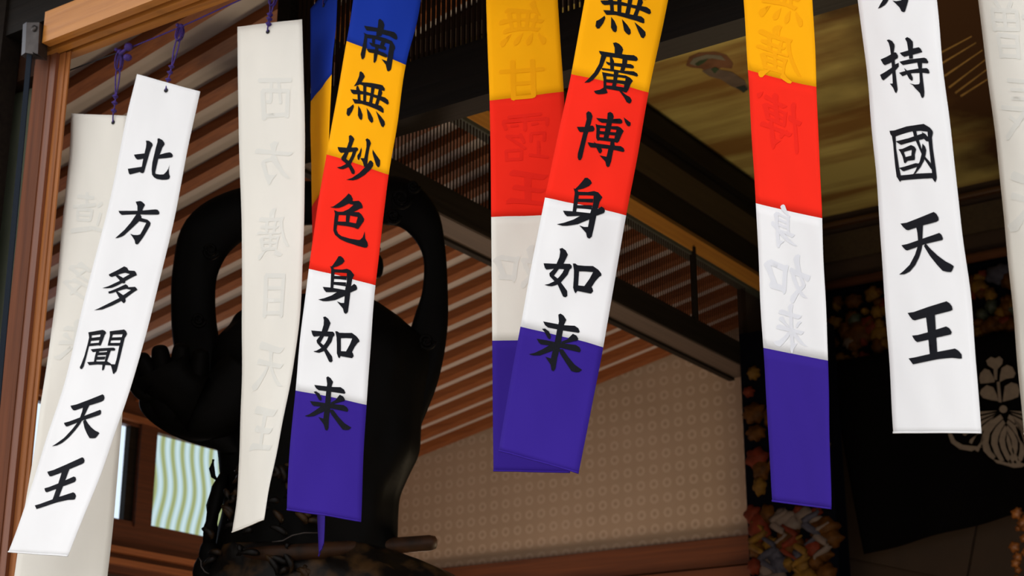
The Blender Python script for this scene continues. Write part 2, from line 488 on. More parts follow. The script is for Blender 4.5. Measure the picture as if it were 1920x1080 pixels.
# beam across the hall close behind the opening, with lattice above
Ya = 3.6; k_ = Ya / 4.9
b3 = struct(MB().box((-3.35, Ya, 2.851 * k_), (4, Ya + .09, 3.115 * k_)).build('trim_9', DARK_X), 'dark lintel across the hall under a lattice')
box('lintel_strip', (-3.35, Ya - .008, 2.851 * k_), (4, Ya, 2.88 * k_), DARK_X, b3)
lf = empty('front_lattice', (-2.8, Ya, 3.12 * k_), 'dark lattice of upright bars above the front lintel', 'lattice')
m_ = MB(); x = -3.33
while x < -1.2:
    m_.box((x, Ya + .02, 3.11 * k_), (x + .0085, Ya + .03, 2.75)); x += 0.0195
m_.build('lattice_rods', LATT, lf, kind='stuff')
struct(box('trim_10', (-3.39, Ya - .01, 2.851 * k_), (-3.33, Ya + .09, 2.8), DARK_Y), 'dark stub post at the end of the lintel')
struct(kbox('wall_fill', (-2.0, 4.85, 3.3), (4, 4.95, 4.3), DARKWALL), 'dark wall above the front aisle')
struct(kbox('wall_fill_front', (-3.9, 4.85, 3.17), (-2.0, 4.95, 4.3), DARKWALL), 'dark boards above the aisle rafters')

# gilded painted ceiling
pc = struct(kbox('ceiling_inner', (-3.9, 4.9, 3.76), (4, 9.22, 3.85), painted_ceiling_mat()), 'gilded ceiling boards painted with clouds')
struct(kbox('wall_inner_back', (-4.4, 9.25, -.6), (4, 9.35, 4.2), BRWALL), 'brown wall at the back of the hall')
struct(box('wall_right', (3.9, 3.1, -.6), (4.0, 9.3, 4.2), DARKWALL), 'dark wall out of frame on the right')
struct(box('roof', (-8, 3.05, 4.2), (4.3, 12, 4.3), DARKWALL), 'hall roof')
struct(box('roof_aisle', (-8, 3.05, 3.2), (-4.2, 12, 3.3), DARKWALL), 'aisle roof')
struct(box('wall_far', (-8, 9.4, -.6), (4.3, 9.5, 4.3), DARKWALL), 'rear wall of the hall')
struct(box('wall_end', (-8, 3.0, -.6), (-7.9, 9.5, 3.3), DARKWALL), 'outer end wall')
# header boards of the back wall
hb = struct(kbox('trim_11', (-4.0, 9.14, 3.27), (4, 9.25, 3.77), BRWALL), 'brown header boards above the carved lintel')
kbox('moulding', (-4.0, 9.09, 3.665), (4, 9.14, 3.70), wood('mould_brown', (0.08, 0.035, 0.01), (0.05, 0.02, 0.008), 'x'), hb, bevel=0.01)
kbox('header_board', (-4.0, 9.11, 3.44), (4, 9.14, 3.62), OLIVE, hb)
kmb(MB().tube([(-4.0, 9.08, 3.275), (4, 9.08, 3.275)], 0.03, 10)).build('round_moulding', wood('mould_red', (0.12, 0.045, 0.018), (0.07, 0.025, 0.012), 'x'), hb, smooth=True)
kbox('lintel_core', (-4.0, 9.12, 2.70), (4, 9.24, 3.26), NAVY, hb)

# ==================================================================
# PAINTED MOTIFS ON THE CEILING
# ==================================================================
def ceil_poly(pts, dz, matl, name='painted_patch'):
    P = [atZ(u, v, 3.76 * K9) - Vector((0, 0, dz)) for u, v in pts]
    return MB().prism(P, Vector((0, 0, 0.0008))).build(name, matl, pc)


flat = lambda n, c: mat(n, c, 0.6, tuple(x * .6 for x in c), (12, 12, 12))
ceil_poly([(1286, 122), (1292, 106), (1310, 98), (1340, 96), (1362, 102), (1375, 118), (1372, 128), (1352, 126), (1335, 140), (1315, 128), (1296, 126)], .002, flat('faded_red_cloud', (0.30, 0.14, 0.07)))
ceil_poly([(1293, 118), (1300, 108), (1325, 101), (1352, 103), (1360, 112), (1335, 108), (1312, 112), (1304, 122)], .004, flat('grey_cloud', (0.34, 0.32, 0.24)))
ceil_poly([(1303, 118), (1312, 112), (1328, 108), (1320, 116), (1308, 122)], .006, flat('green_leaf', (0.08, 0.13, 0.06)))
ceil_poly([(1316, 132), (1334, 126), (1350, 130), (1372, 134), (1396, 150), (1404, 166), (1392, 170), (1370, 160), (1352, 148), (1330, 142)], .003, flat('faded_mauve_cloud', (0.27, 0.20, 0.15)))
ceil_poly([(1333, 128), (1341, 124), (1348, 128), (1340, 136)], .006, flat('green_leaf_small', (0.07, 0.12, 0.06)))
ceil_poly([(1380, 162), (1396, 158), (1402, 166), (1394, 172)], .006, flat('teal_leaf', (0.05, 0.07, 0.06)))
for a in [((1778, 162), (1850, 108)), ((1790, 172), (1856, 124)), ((1770, 140), (1842, 92)), ((1800, 178), (1862, 140)), ((1762, 118), (1830, 78)), ((1756, 100), (1822, 66))]:
    (u0, v0), (u1, v1) = a
    ceil_poly([(u0, v0), (u1, v1), (u1, v1 + 2), (u0 + 2, v0 + 3)], .003, flat('gold_ray', (0.60, 0.36, 0.10)), 'gold_ray')

# ==================================================================
# BANNERS
# ==================================================================
def solve_row(uL, vL, uR, vR, Yc, W, sg=1):
    rl, rr = ray(uL, vL), ray(uR, vR); rc = ray((uL + uR) / 2, (vL + vR) / 2)
    k = Yc / rc.y
    dist = lambda e: (rl * (k * (1 + e * sg)) - rr * (k * (1 - e * sg))).length
    if dist(0) >= W: return rl * k, rr * k
    lo, hi = 0.0, 0.2
    for _ in range(40):
        m = (lo + hi) / 2
        if dist(m) < W: lo = m
        else: hi = m
    return rl * (k * (1 + lo * sg)), rr * (k * (1 - lo * sg))


def vlerp(A, t):
    n = len(A) - 1
    t = min(max(t, 0), n); i = min(int(t), n - 1); f = t - i
    p0, p1, p2, p3 = A[max(i - 1, 0)], A[i], A[i + 1], A[min(i + 2, n)]
    return 0.5 * ((2 * p1) + (p2 - p0) * f + (2 * p0 - 5 * p1 + 4 * p2 - p3) * f * f + (3 * p1 - p0 - 3 * p2 + p3) * f ** 3)


class Ribbon:
    def __init__(s, rows, Y0, Y1, W, bulge=0.0, rip=0.0008, ph=0.0, sg=1):
        s.n = len(rows) - 1; s.W = W; s.bulge = bulge; s.rip = rip; s.ph = ph
        vt, vb = rows[0][1], rows[-1][1]
        s.L = []; s.R = []
        for r in rows:
            f = (r[1] - vt) / (vb - vt)
            a, b = solve_row(*r, Y0 + (Y1 - Y0) * f ** 1.5, W, sg)
            s.L.append(a); s.R.append(b)
        ts = np.linspace(0, s.n, 400); acc = [0.0]
        pr = s.S(.5, 0)
        for t in ts[1:]:
            p = s.S(.5, t); acc.append(acc[-1] + (p - pr).length); pr = p
        s.ts = ts; s.acc = np.array(acc)

    def S(s, x, t, off=0.0):
        a = vlerp(s.L, t); b = vlerp(s.R, t)
        dt = 0.02
        m0 = (vlerp(s.L, t - dt) + vlerp(s.R, t - dt)); m1 = (vlerp(s.L, t + dt) + vlerp(s.R, t + dt))
        if (m1 - m0).length < 1e-9: m1 = m0 + Vector((0, 0, -1))
        N = (b - a).cross(m1 - m0).normalized()
        if N.dot(a) > 0: N = -N
        d = s.bulge * math.sin(math.pi * min(max(x, 0), 1)) + s.rip * math.sin(2 * math.pi * (x * 1.3 + s.ph + t * .45)) + s.rip * .6 * math.sin(2 * math.pi * (x * 2.3 - t * .8 + s.ph))
        return a.lerp(b, x) + N * (d + off)

    def inv(s, u, v):
        best = None
        for i in range(0, s.n * 4 + 1):
            t = i / 4; p = proj(s.S(.5, t)); d = (p[1] - v) ** 2 + (p[0] - u) ** 2
            if best is None or d < best[0]: best = (d, t)
        x, t = .5, best[1]
        for _ in range(12):
            p = proj(s.S(x, t)); e = (u - p[0], v - p[1])
            px = proj(s.S(x + .01, t)); pt = proj(s.S(x, t + .01))
            a, b = (px[0] - p[0]) / .01, (pt[0] - p[0]) / .01
            c, d = (px[1] - p[1]) / .01, (pt[1] - p[1]) / .01
            D = a * d - b * c
            if abs(D) < 1e-6: break
            x += max(-.5, min(.5, (e[0] * d - b * e[1]) / D)); t += max(-1, min(1, (a * e[1] - c * e[0]) / D))
            t = min(max(t, -.2), s.n + .2)
        return (x - .5) * s.W, float(np.interp(t, s.ts, s.acc))

    def met(s, X, Yy, off=0.0):
        return s.S(X / s.W + .5, float(np.interp(Yy, s.acc, s.ts)), off)


GL = {}


def glyph(ch, rb, org, sc, polys):
    """brush strokes outlined as polygons, converted to metres on the cloth"""
    P = [[rb.inv(org[0] + x / sc, org[1] + y / sc) for x, y in pl] for pl in polys]
    xs = [p[0] for q in P for p in q]; ys = [p[1] for q in P for p in q]
    c = ((min(xs) + max(xs)) / 2, (min(ys) + max(ys)) / 2)
    GL[ch] = [[(p[0] - c[0], p[1] - c[1]) for p in q] for q in P]
    return c


def put(ch, rb, parent, c, matl, mirror=1, size=1.0, off=0.0016, name='ink_character', label='black brush-written character'):
    polys = [pl[::mirror] for pl in GL[ch]]
    V = []; Fc = []
    for pl in polys:
        n = len(V)
        V += [Vector((p[0] * 1000 * mirror * size, p[1] * 1000 * size)) for p in pl]
        Fc.append(list(range(n, n + len(pl))))
    xs = [v.x for v in V]; ys = [v.y for v in V]
    gx = np.arange(min(xs), max(xs), 12.0); gy = np.arange(min(ys), max(ys), 14.0)
    for a in gx:
        for b in gy: V.append(Vector((float(a), float(b))))
    vo, eo, fo, ov, oe, of = delaunay_2d_cdt(V, [], Fc, 0, 1e-4)
    fs = [f for f, o in zip(fo, of) if len(o)]
    used = sorted({i for f in fs for i in f}); idx = {j: i for i, j in enumerate(used)}
    vs = [rb.met(vo[i].x / 1000 + c[0], vo[i].y / 1000 + c[1], off) for i in used]
    me = bpy.data.meshes.new(name)
    me.from_pydata([tuple(v) for v in vs], [], [tuple(idx[i] for i in f) for f in fs])
    for p in me.polygons: p.use_smooth = True
    return link(name, me, matl, parent, label=label)


def tube_obj(name, pts, r, m, parent, seg=7, n=5, **k):
    return MB().tube(crom([Vector(p) for p in pts], n), r, seg).build(name, m, parent, True, **k)


ROPE = [(60, 160), (130, 132), (225, 97), (340, 50), (450, 0), (620, -72), (800, -150), (1000, -238), (1250, -348), (1500, -458), (1750, -570), (2000, -690)]


def rope_at(u):
    for (a, b), (c, d) in zip(ROPE, ROPE[1:]):
        if a <= u <= c: return atY(u, b + (d - b) * (u - a) / (c - a), 3.0)
    return atY(u, -700, 3.0)


def banner(name, label, rows, Y0, Y1, W, panels, hole, knot_u, group, bulge=0.0, rip=0.0008, ph=0.0, sg=1):
    rb = Ribbon(rows, Y0, Y1, W, bulge, rip, ph, sg)
    root = empty(name, rb.S(.5, 0), label, 'banner', group)
    for i0, i1, m, lb in panels:
        nt = max(6, int((rb.n and (i1 - i0)) * 7)); ns = 14
        vs = []; fs = []
        for i in range(nt + 1):
            t = i0 + (i1 - i0) * i / nt
            for j in range(ns + 1): vs.append(rb.S(j / ns, t))
        for i in range(nt):
            for j in range(ns):
                a = i * (ns + 1) + j; fs.append((a, a + 1, a + ns + 2, a + ns + 1))
        o = mesh('cloth_panel', vs, fs, m, root, True, label=lb)
        md = o.modifiers.new('cloth', 'SOLIDIFY'); md.thickness = 0.0008; md.offset = 0
    # sewn hem at the foot
    vs = []; fs = []
    for i in range(2):
        t = rb.n - (0.0 if i else 0.045)
        for j in range(29): vs.append(rb.S(j / 28, t, 0.0012 + 0.0006 * math.sin(j * 1.9)))
    for j in range(28): fs.append((j, j + 1, j + 30, j + 29))
    o = mesh('hem', vs, fs, panels[-1][2], root, True)
    md = o.modifiers.new('cloth', 'SOLIDIFY'); md.thickness = 0.0008
    # eyelet, cord, knots
    X, Yy = rb.inv(*hole)
    H = rb.met(X, Yy, 0.002)
    N = (rb.met(X, Yy, 0.02) - H).normalized(); A = (rb.met(X + .01, Yy, 0) - rb.met(X, Yy, 0)).normalized(); B = N.cross(A)
    MB().tube([H - N * .0005, H + N * .0012], 0.0062, 16).build('eyelet', HOLE, root, True)
    K = rope_at(knot_u)
    top = rb.met(X, 0.0, 0.0); v = (K - H); ln = v.length; dn = v.normalized(); sd = dn.cross(FW).normalized()
    tube_obj('cord', [H + N * .001, H + N * .003 + dn * ln * .1, H + dn * ln * .33, H + dn * ln * .66 + sd * .006, K], 0.0022, CORD, root)
    tube_obj('cord', [H + dn * ln * .33, H + dn * ln * .66 - sd * .006, K], 0.0022, CORD, root)
    kn = MB()
    for q in (.16, .27, .36):
        c = H + dn * (ln * q) + N * .002
        kn.blob(c, (.0058, .0075, .0058), (sd, dn, N))
        kn.tube([c + sd * .006 * math.cos(a) + N * .006 * math.sin(a) + dn * .002 * math.cos(2 * a) for a in np.linspace(0, 6.3, 12)], .0022, 6)
    kn.build('cord_knot', CORD, root, True)
    lp = MB()
    for s_ in (-1, 1):
        lp.tube([K + sd * .008 * s_ * math.sin(a) * 1.2 - dn * (.03 - .03 * math.cos(a)) + N * .004 * s_ for a in np.linspace(0, 6.3, 14)], .0024, 6)
    lp.blob(K, (.009, .009, .009)); lp.blob(K + sd * .012 + dn * .006, (.006, .006, .006))
    lp.tube([K, K - sd * .008 - dn * .02, K - sd * .011 - dn * .045], .0026, 6)
    lp.build('rope_knot', CORD, root, True)
    return rb, root


WW, WC = 0.232, 0.190
G1 = 'white banners hung along the opening'; G2 = 'five coloured banners hung along the opening'

B2, o2 = banner('white_banner', 'white banner with six black characters, swaying in front at the far left', [
    (257, 139, 376, 172), (235, 232, 355, 262), (200, 400, 325, 420), (160, 555, 289, 565), (122, 712, 252, 705), (82, 840, 213, 820), (48, 945, 175, 925), (16, 1036, 127, 1044)],
    2.92, 2.74, WW, [(0, 7, WHITE_F, 'white cotton')], (312, 170), 340, G1, rip=.001)
B1, o1 = banner('white_banner', 'plain backed white banner hanging behind the leftmost front banner', [
    (134, 213, 237, 217), (129, 300, 232, 300), (119, 400, 228, 400), (108, 520, 225, 520), (93, 650, 228, 650), (76, 760, 230, 760), (62, 860, 223, 860), (40, 990, 212, 985), (24, 1100, 200, 1095), (18, 1150, 196, 1140)],
    3.02, 2.97, WW, [(0, 9, WHITE_B, 'cream cotton')], (213, 230), 225, G1, ph=.3, rip=.001)
B3, o3 = banner('white_banner', 'cream backed white banner with faint reversed characters, right of the six-character banner', [
    (445, 50, 566, 36), (447, 200, 571, 190), (451, 350, 571, 335), (454, 480, 569, 465), (454, 600, 562, 590), (453, 720, 548, 700), (450, 830, 526, 810), (445, 920, 507, 905), (436, 999, 495, 975)],
    3.02, 3.05, WW, [(0, 8, WHITE_B, 'cream cotton')], (503, 60), 515, G1, ph=.6, rip=.0008)
C5 = lambda a, b, c, d, e, f: [(a, b, BLUE, 'blue cotton'), (b, c, YELLOW, 'yellow cotton'), (c, d, RED, 'red cotton'), (d, e, WHITE_F, 'white cotton'), (e, f, PURPLE, 'purple cotton')]
B5, o5 = banner('five_colour_banner', 'blue, yellow, red, white and purple banner with seven black characters', [
    (679, -112, 800, -72), (664, -10, 783, 35), (650, 77, 761, 122), (632, 183, 746, 224), (612, 289, 729, 328), (594, 400, 716, 432), (579, 504, 704, 535), (565, 618, 695, 650), (554, 732, 687, 759), (543, 846, 681, 872), (538, 957, 677, 979)],
    2.98, 2.86, WC, C5(0, 2, 4, 6, 8, 10), (735, -80), 745, G2, bulge=0.004, rip=.0012)
B4, o4 = banner('five_colour_banner', 'twisted five colour banner seen nearly edge on behind the seven-character one', [
    (583, 17, 634, -50), (582, 110, 629, 55), (583, 190, 622, 140), (583, 290, 617, 243), (585, 388, 614, 340), (587, 490, 613, 450), (589, 590, 612, 552), (591, 690, 611, 655), (592, 790, 610, 755), (593, 915, 610, 890), (598, 1044, 607, 1022)],
    3.12, 3.08, WC, C5(0, 2, 4, 6, 8, 10), (608, 10), 618, G2, ph=.2)
B7, o7 = banner('five_colour_banner', 'yellow, red, white and purple banner tilted right with six black characters', [
    (1142, -235, 1292, -198), (1118, -118, 1268, -80), (1094, 12, 1243, 48), (1071, 139, 1216, 173), (1046, 254, 1196, 290), (1022, 371, 1174, 404), (998, 490, 1153, 525), (976, 613, 1131, 651), (954, 730, 1108, 770), (935, 847, 1085, 889)],
    3.02, 2.84, WC, [(0, 1, BLUE, 'blue cotton'), (1, 3, YELLOW, 'yellow cotton'), (3, 5, RED, 'red cotton'), (5, 7, WHITE_F, 'white cotton'), (7, 9, PURPLE, 'purple cotton')], (1210, -200), 1215, G2, bulge=0.005, rip=.0014, ph=.1)
B6, o6 = banner('five_colour_banner', 'yellow, red, cream and purple banner hanging straight behind the tilted one', [
    (910, -225, 1035, -240), (911, -35, 1043, -48), (914, 80, 1050, 68), (918, 189, 1057, 172), (920, 300, 1062, 290), (921, 407, 1066, 402), (922, 520, 1069, 518), (923, 639, 1071, 637), (924, 760, 1071, 762), (925, 884, 1069, 887)],
    3.16, 3.14, WC, [(0, 1, BLUE, 'blue cotton'), (1, 3, YELLOW, 'yellow cotton'), (3, 5, RED, 'red cotton'), (5, 7, mat('x', (1, 1, 1)) and WHITE_B, 'cream cotton'), (7, 9, PURPLE, 'purple cotton')], (975, -215), 980, G2, ph=.8)
B8, o8 = banner('five_colour_banner', 'yellow, red, white and purple banner hanging alone at the right, writing reversed', [
    (1382, -330, 1510, -308), (1388, -95, 1520, -65), (1396, 20, 1526, 50), (1402, 131, 1531, 163), (1410, 256, 1536, 286), (1417, 381, 1541, 409), (1424, 516, 1547, 541), (1431, 652, 1552, 676), (1440, 800, 1556, 815), (1449, 941, 1558, 955)],
    3.05, 3.05, WC, [(0, 1, BLUE, 'blue cotton'), (1, 3, YELLOW, 'yellow cotton'), (3, 5, RED, 'red cotton'), (5, 7, WHITE_F, 'white cotton'), (7, 9, PURPLE, 'purple cotton')], (1445, -300), 1450, G2, bulge=-0.009, rip=.001, ph=.4)
B9, o9 = banner('white_banner', 'white banner with large black characters in front of the black crested curtain', [
    (1560, -450, 1705, -470), (1580, -280, 1725, -280), (1595, -130, 1742, -130), (1608, 0, 1756, 0), (1625, 130, 1769, 130), (1637, 260, 1784, 260), (1648, 400, 1800, 400), (1658, 540, 1818, 540), (1667, 680, 1830, 680), (1676, 813, 1841, 813)],
    2.98, 2.95, WW, [(0, 9, WHITE_F, 'white cotton')], (1635, -435), 1640, G1, bulge=0.006, rip=.001, ph=.15)
B10, o10 = banner('white_banner', 'cream backed white banner cut off by the right edge of the view', [
    (1775, -520, 1945, -545), (1795, -330, 1965, -345), (1818, -140, 1980, -150), (1834, 0, 1994, -5), (1852, 140, 2010, 140), (1869, 280, 2026, 280), (1884, 420, 2042, 420), (1897, 560, 2058, 560), (1909, 690, 2070, 690), (1921, 815, 2084, 815)],
    3.02, 2.94, WW, [(0, 9, WHITE_B, 'cream cotton')], (1860, -505), 1860, G1, ph=.5, rip=.0008)

rp = empty('rope', atY(340, 50, 3.0), 'thin purple cord the banners hang from, tied off with black cord', 'rope')
tube_obj('rope_strand', [atY(u, v, 3.0) for u, v in ROPE[2:]], 0.0024, CORD, rp, n=3)
tube_obj('rope_end', [atY(u, v, 3.0) for u, v in ROPE[1:3]], 0.0022, BLACKROPE, rp, n=2, label='black tie cord')
KK = atY(241, 88, 2.99)
m_ = MB(); m_.blob(KK, (.013, .013, .013)); m_.blob(KK + Vector((0, 0, -.035)), (.013, .013, .011))
m_.tube([atY(225, 102, 2.99), atY(234, 94, 2.985), KK], .005, 8)
m_.build('rope_toggle', CORD, rp, True)

# ------------------------------------------------------------------ lettering
C = {}
C['kita'] = glyph('kita', B2, (230, 250), 10.8, [
    [(475, 150), (540, 155), (600, 200), (615, 245), (585, 300), (550, 400), (505, 560), (465, 700), (440, 790), (415, 812), (375, 805), (355, 785), (390, 700), (400, 640), (425, 500), (450, 400), (478, 280), (485, 210)],
    [(235, 435), (445, 410), (440, 515), (310, 537), (275, 515), (250, 475)],
    [(110, 722), (400, 680), (420, 770), (340, 790), (155, 838), (130, 815)],
    [(710, 110), (745, 105), (810, 140), (850, 190), (855, 230), (810, 290), (770, 400), (725, 530), (690, 680), (665, 790), (672, 825), (760, 838), (835, 835), (890, 780), (930, 720), (955, 640), (940, 740), (945, 820), (965, 880), (950, 925), (900, 943), (800, 945), (700, 930), (640, 895), (600, 840), (592, 740), (605, 600), (640, 450), (680, 280), (710, 180)],
    [(740, 440), (880, 400), (960, 388), (1005, 415), (1025, 460), (1005, 490), (900, 505), (725, 520)]])
C['kata'] = glyph('kata', B2, (210, 370), 10.8, [
    [(485, 92), (575, 78), (610, 90), (655, 130), (675, 160), (640, 220), (625, 260), (620, 290), (520, 290), (520, 180)],
    [(138, 278), (520, 275), (880, 248), (930, 255), (965, 300), (965, 340), (940, 355), (560, 350), (205, 362), (160, 325)],
    [(500, 345), (570, 340), (600, 385), (605, 420), (545, 500), (430, 610), (260, 765), (215, 795), (130, 825), (70, 832), (150, 760), (260, 660), (380, 520)],
    [(560, 420), (610, 425), (720, 455), (765, 490), (790, 530), (775, 580), (740, 640), (640, 810), (540, 945), (510, 960), (475, 940), (465, 875), (425, 810), (375, 742), (440, 765), (530, 768), (580, 750), (640, 640), (700, 520), (545, 485)]])
C['ta'] = glyph('ta', B2, (170, 490), 10.8, [
    [(370, 270), (560, 175), (685, 105), (740, 130), (775, 185), (760, 235), (680, 240), (600, 260), (505, 300), (430, 322), (390, 305)],
    [(720, 185), (895, 197), (925, 230), (942, 285), (850, 325), (715, 400), (640, 445), (520, 505), (430, 540), (350, 550), (240, 548), (370, 505), (590, 400), (665, 340), (800, 262), (720, 240)],
    [(510, 300), (560, 280), (665, 340), (710, 400), (705, 440), (685, 452), (620, 440), (585, 380)],
    [(362, 618), (420, 600), (560, 540), (715, 467), (755, 495), (775, 530), (820, 583), (730, 560), (640, 580), (520, 620), (430, 650), (375, 658)],
    [(740, 528), (905, 520), (930, 545), (955, 580), (880, 625), (715, 750), (600, 820), (440, 900), (240, 980), (75, 995), (160, 960), (400, 840), (590, 745), (665, 688), (820, 585)],
    [(515, 620), (545, 608), (665, 688), (710, 760), (715, 810), (685, 850), (665, 848), (620, 800), (570, 720)]])
C['mon'] = glyph('mon', B2, (145, 610), 10.8, [
    [(230, 145), (300, 190), (295, 260), (270, 370), (240, 440), (190, 640), (135, 840), (100, 890), (70, 885), (55, 855), (90, 780), (150, 620), (210, 400), (245, 250)],
    [(230, 145), (520, 95), (570, 120), (590, 160), (560, 200), (525, 300), (485, 400), (460, 418), (430, 405), (455, 300), (478, 185), (295, 207)],
    [(285, 258), (480, 236), (460, 302), (265, 320)], [(235, 372), (445, 355), (435, 408), (230, 426)],
    [(662, 125), (730, 180), (705, 250), (690, 290), (675, 370), (680, 412), (620, 412), (640, 320), (665, 220)],
    [(662, 125), (950, 88), (990, 115), (1015, 175), (1000, 210), (965, 260), (925, 430), (870, 660), (820, 860), (800, 930), (745, 990), (728, 980), (710, 900), (690, 830), (665, 790), (770, 795), (800, 690), (855, 430), (885, 300), (925, 185), (720, 190)],
    [(695, 250), (915, 243), (895, 302), (685, 308)], [(655, 362), (885, 358), (870, 417), (625, 414)],
    [(275, 490), (480, 468), (740, 455), (775, 475), (770, 510), (750, 518), (680, 515), (320, 545)],
    [(385, 540), (450, 530), (410, 630), (385, 745), (340, 745), (360, 640)],
    [(610, 515), (685, 515), (640, 640), (605, 740), (570, 810), (545, 900), (520, 920), (505, 905), (515, 810), (560, 740), (590, 610)],
    [(430, 555), (605, 545), (590, 605), (410, 610)], [(405, 640), (580, 635), (560, 695), (385, 702)],
    [(205, 750), (385, 735), (615, 735), (675, 770), (700, 800), (680, 815), (420, 795), (245, 810)]])
C['ten'] = glyph('ten', B9, (1680, 390), 9.0, [
    [(85, 265), (190, 250), (420, 160), (645, 68), (690, 100), (725, 160), (728, 210), (690, 235), (465, 295), (330, 340), (215, 378), (180, 370), (130, 325)],
    [(350, 325), (465, 285), (455, 500), (450, 640), (440, 700), (400, 830), (330, 970), (240, 1075), (150, 1120), (60, 1125), (130, 1070), (240, 960), (330, 790), (375, 650), (380, 540), (370, 420)],
    [(100, 630), (200, 610), (380, 548), (740, 422), (775, 450), (800, 510), (795, 540), (520, 605), (380, 655), (200, 718), (170, 710), (130, 670)],
    [(510, 600), (600, 700), (720, 810), (850, 905), (940, 950), (985, 985), (960, 1050), (935, 1085), (870, 1080), (795, 1062), (700, 960), (580, 810), (480, 645)]])
C['ou'] = glyph('ou', B9, (1695, 560), 9.0, [
    [(70, 243), (180, 225), (420, 140), (728, 45), (780, 80), (820, 135), (828, 190), (790, 210), (540, 272), (380, 320), (190, 368), (150, 355), (105, 300)],
    [(380, 310), (530, 262), (545, 520), (570, 905), (445, 945), (410, 560)],
    [(145, 625), (240, 615), (410, 570), (720, 470), (775, 500), (815, 565), (800, 605), (550, 660), (420, 695), (235, 735), (200, 715), (165, 665)],
    [(85, 1010), (180, 995), (440, 935), (570, 900), (870, 843), (930, 880), (980, 940), (985, 1010), (950, 1015), (820, 1000), (600, 1020), (420, 1055), (230, 1095), (160, 1110), (130, 1070)]])
C['ji'] = glyph('ji', B9, (1640, 60), 8.31, [
    [(195, 130), (230, 118), (280, 145), (315, 195), (318, 230), (305, 320), (320, 440), (330, 600), (350, 780), (365, 900), (345, 955), (325, 940), (295, 870), (245, 808), (290, 805), (282, 650), (275, 550), (265, 380), (245, 240), (225, 170)],
    [(100, 430), (180, 395), (265, 350), (320, 318), (345, 325), (372, 375), (365, 410), (320, 435), (260, 480), (165, 520), (140, 500)],
    [(92, 670), (180, 620), (270, 560), (320, 510), (380, 482), (382, 540), (330, 600), (270, 650), (200, 710), (145, 755), (120, 740)],
    [(480, 105), (515, 80), (560, 105), (600, 150), (605, 200), (600, 340), (605, 415), (545, 420), (540, 370), (525, 250), (510, 160)],
    [(400, 328), (530, 290), (600, 258), (695, 240), (725, 262), (750, 315), (610, 355), (530, 372), (470, 390), (430, 365)],
    [(395, 465), (540, 430), (780, 402), (815, 418), (845, 470), (835, 490), (800, 490), (660, 480), (450, 518), (420, 495)],
    [(388, 638), (500, 605), (700, 570), (820, 565), (850, 590), (862, 635), (850, 650), (755, 638), (570, 645), (500, 668), (440, 692)],
    [(670, 475), (745, 475), (745, 600), (765, 780), (782, 930), (778, 1000), (758, 1030), (740, 1025), (710, 950), (640, 880), (600, 830), (550, 802), (640, 822), (700, 815), (712, 780), (705, 640), (690, 570)],
    [(465, 562), (510, 600), (570, 645), (600, 710), (600, 755), (580, 760), (545, 730), (510, 665)]])
C['koku'] = glyph('koku', B9, (1660, 225), 9.0, [
    [(78, 185), (160, 178), (370, 110), (655, 68), (760, 130), (805, 185), (812, 220), (795, 300), (810, 480), (860, 820), (878, 980), (855, 1052), (830, 1030), (800, 985), (798, 895), (775, 700), (735, 350), (720, 200), (600, 185), (450, 195), (180, 278), (130, 290), (95, 245)],
    [(120, 280), (180, 275), (190, 480), (240, 800), (270, 940), (270, 1035), (255, 1045), (200, 960), (170, 740), (140, 400)],
    [(240, 940), (400, 925), (560, 905), (800, 895), (820, 985), (700, 990), (400, 1010), (255, 1025)],
    [(185, 362), (400, 310), (640, 228), (720, 300), (740, 365), (700, 360), (660, 320), (580, 340), (275, 422), (225, 395)],
    [(620, 205), (680, 235), (740, 300), (740, 365), (700, 355)],
    [(470, 190), (530, 190), (545, 260), (580, 360), (620, 480), (680, 620), (770, 720), (830, 860), (780, 830), (700, 710), (640, 620), (600, 530), (530, 370), (490, 270)],
    [(635, 400), (680, 450), (700, 510), (690, 580), (660, 690), (600, 800), (520, 900), (480, 918), (520, 850), (590, 700), (620, 580), (625, 500)],
    [(228, 495), (310, 510), (350, 630), (380, 692), (345, 732), (325, 722), (300, 620), (262, 540)],
    [(235, 497), (300, 488), (440, 425), (500, 450), (528, 495), (505, 590), (510, 660), (445, 640), (455, 505), (310, 545)],
    [(335, 632), (450, 602), (510, 640), (500, 678), (380, 692), (345, 690)],
    [(240, 810), (330, 790), (520, 730), (600, 740), (560, 790), (315, 868), (285, 850)]])
C['nan'] = glyph('nan', B5, (665, 30), 9.82, [
    [(440, 75), (470, 55), (525, 100), (550, 165), (530, 280), (495, 370), (400, 375), (405, 290), (430, 200)],
    [(175, 182), (410, 220), (540, 255), (730, 300), (775, 345), (792, 400), (780, 440), (740, 430), (650, 375), (505, 335), (400, 290), (225, 270), (200, 235)],
    [(168, 310), (230, 340), (235, 420), (215, 620), (190, 760), (160, 803), (130, 795), (112, 710), (140, 600), (175, 430), (185, 350)],
    [(185, 335), (400, 365), (560, 410), (690, 465), (740, 550), (748, 600), (725, 650), (700, 830), (680, 960), (665, 1000), (625, 1025), (600, 1010), (575, 900), (495, 795), (595, 835), (620, 700), (650, 520), (560, 490), (380, 425), (240, 410)],
    [(325, 415), (382, 425), (375, 515), (345, 520), (320, 480)], [(505, 440), (575, 480), (540, 555), (470, 530)],
    [(270, 490), (320, 500), (380, 520), (480, 540), (540, 550), (580, 580), (585, 615), (565, 635), (530, 620), (440, 595), (320, 560), (290, 530)],
    [(222, 610), (380, 620), (560, 690), (600, 720), (590, 772), (520, 745), (430, 705), (260, 670)],
    [(380, 520), (450, 530), (430, 700), (405, 820), (375, 870), (350, 855), (355, 720), (380, 620)]])
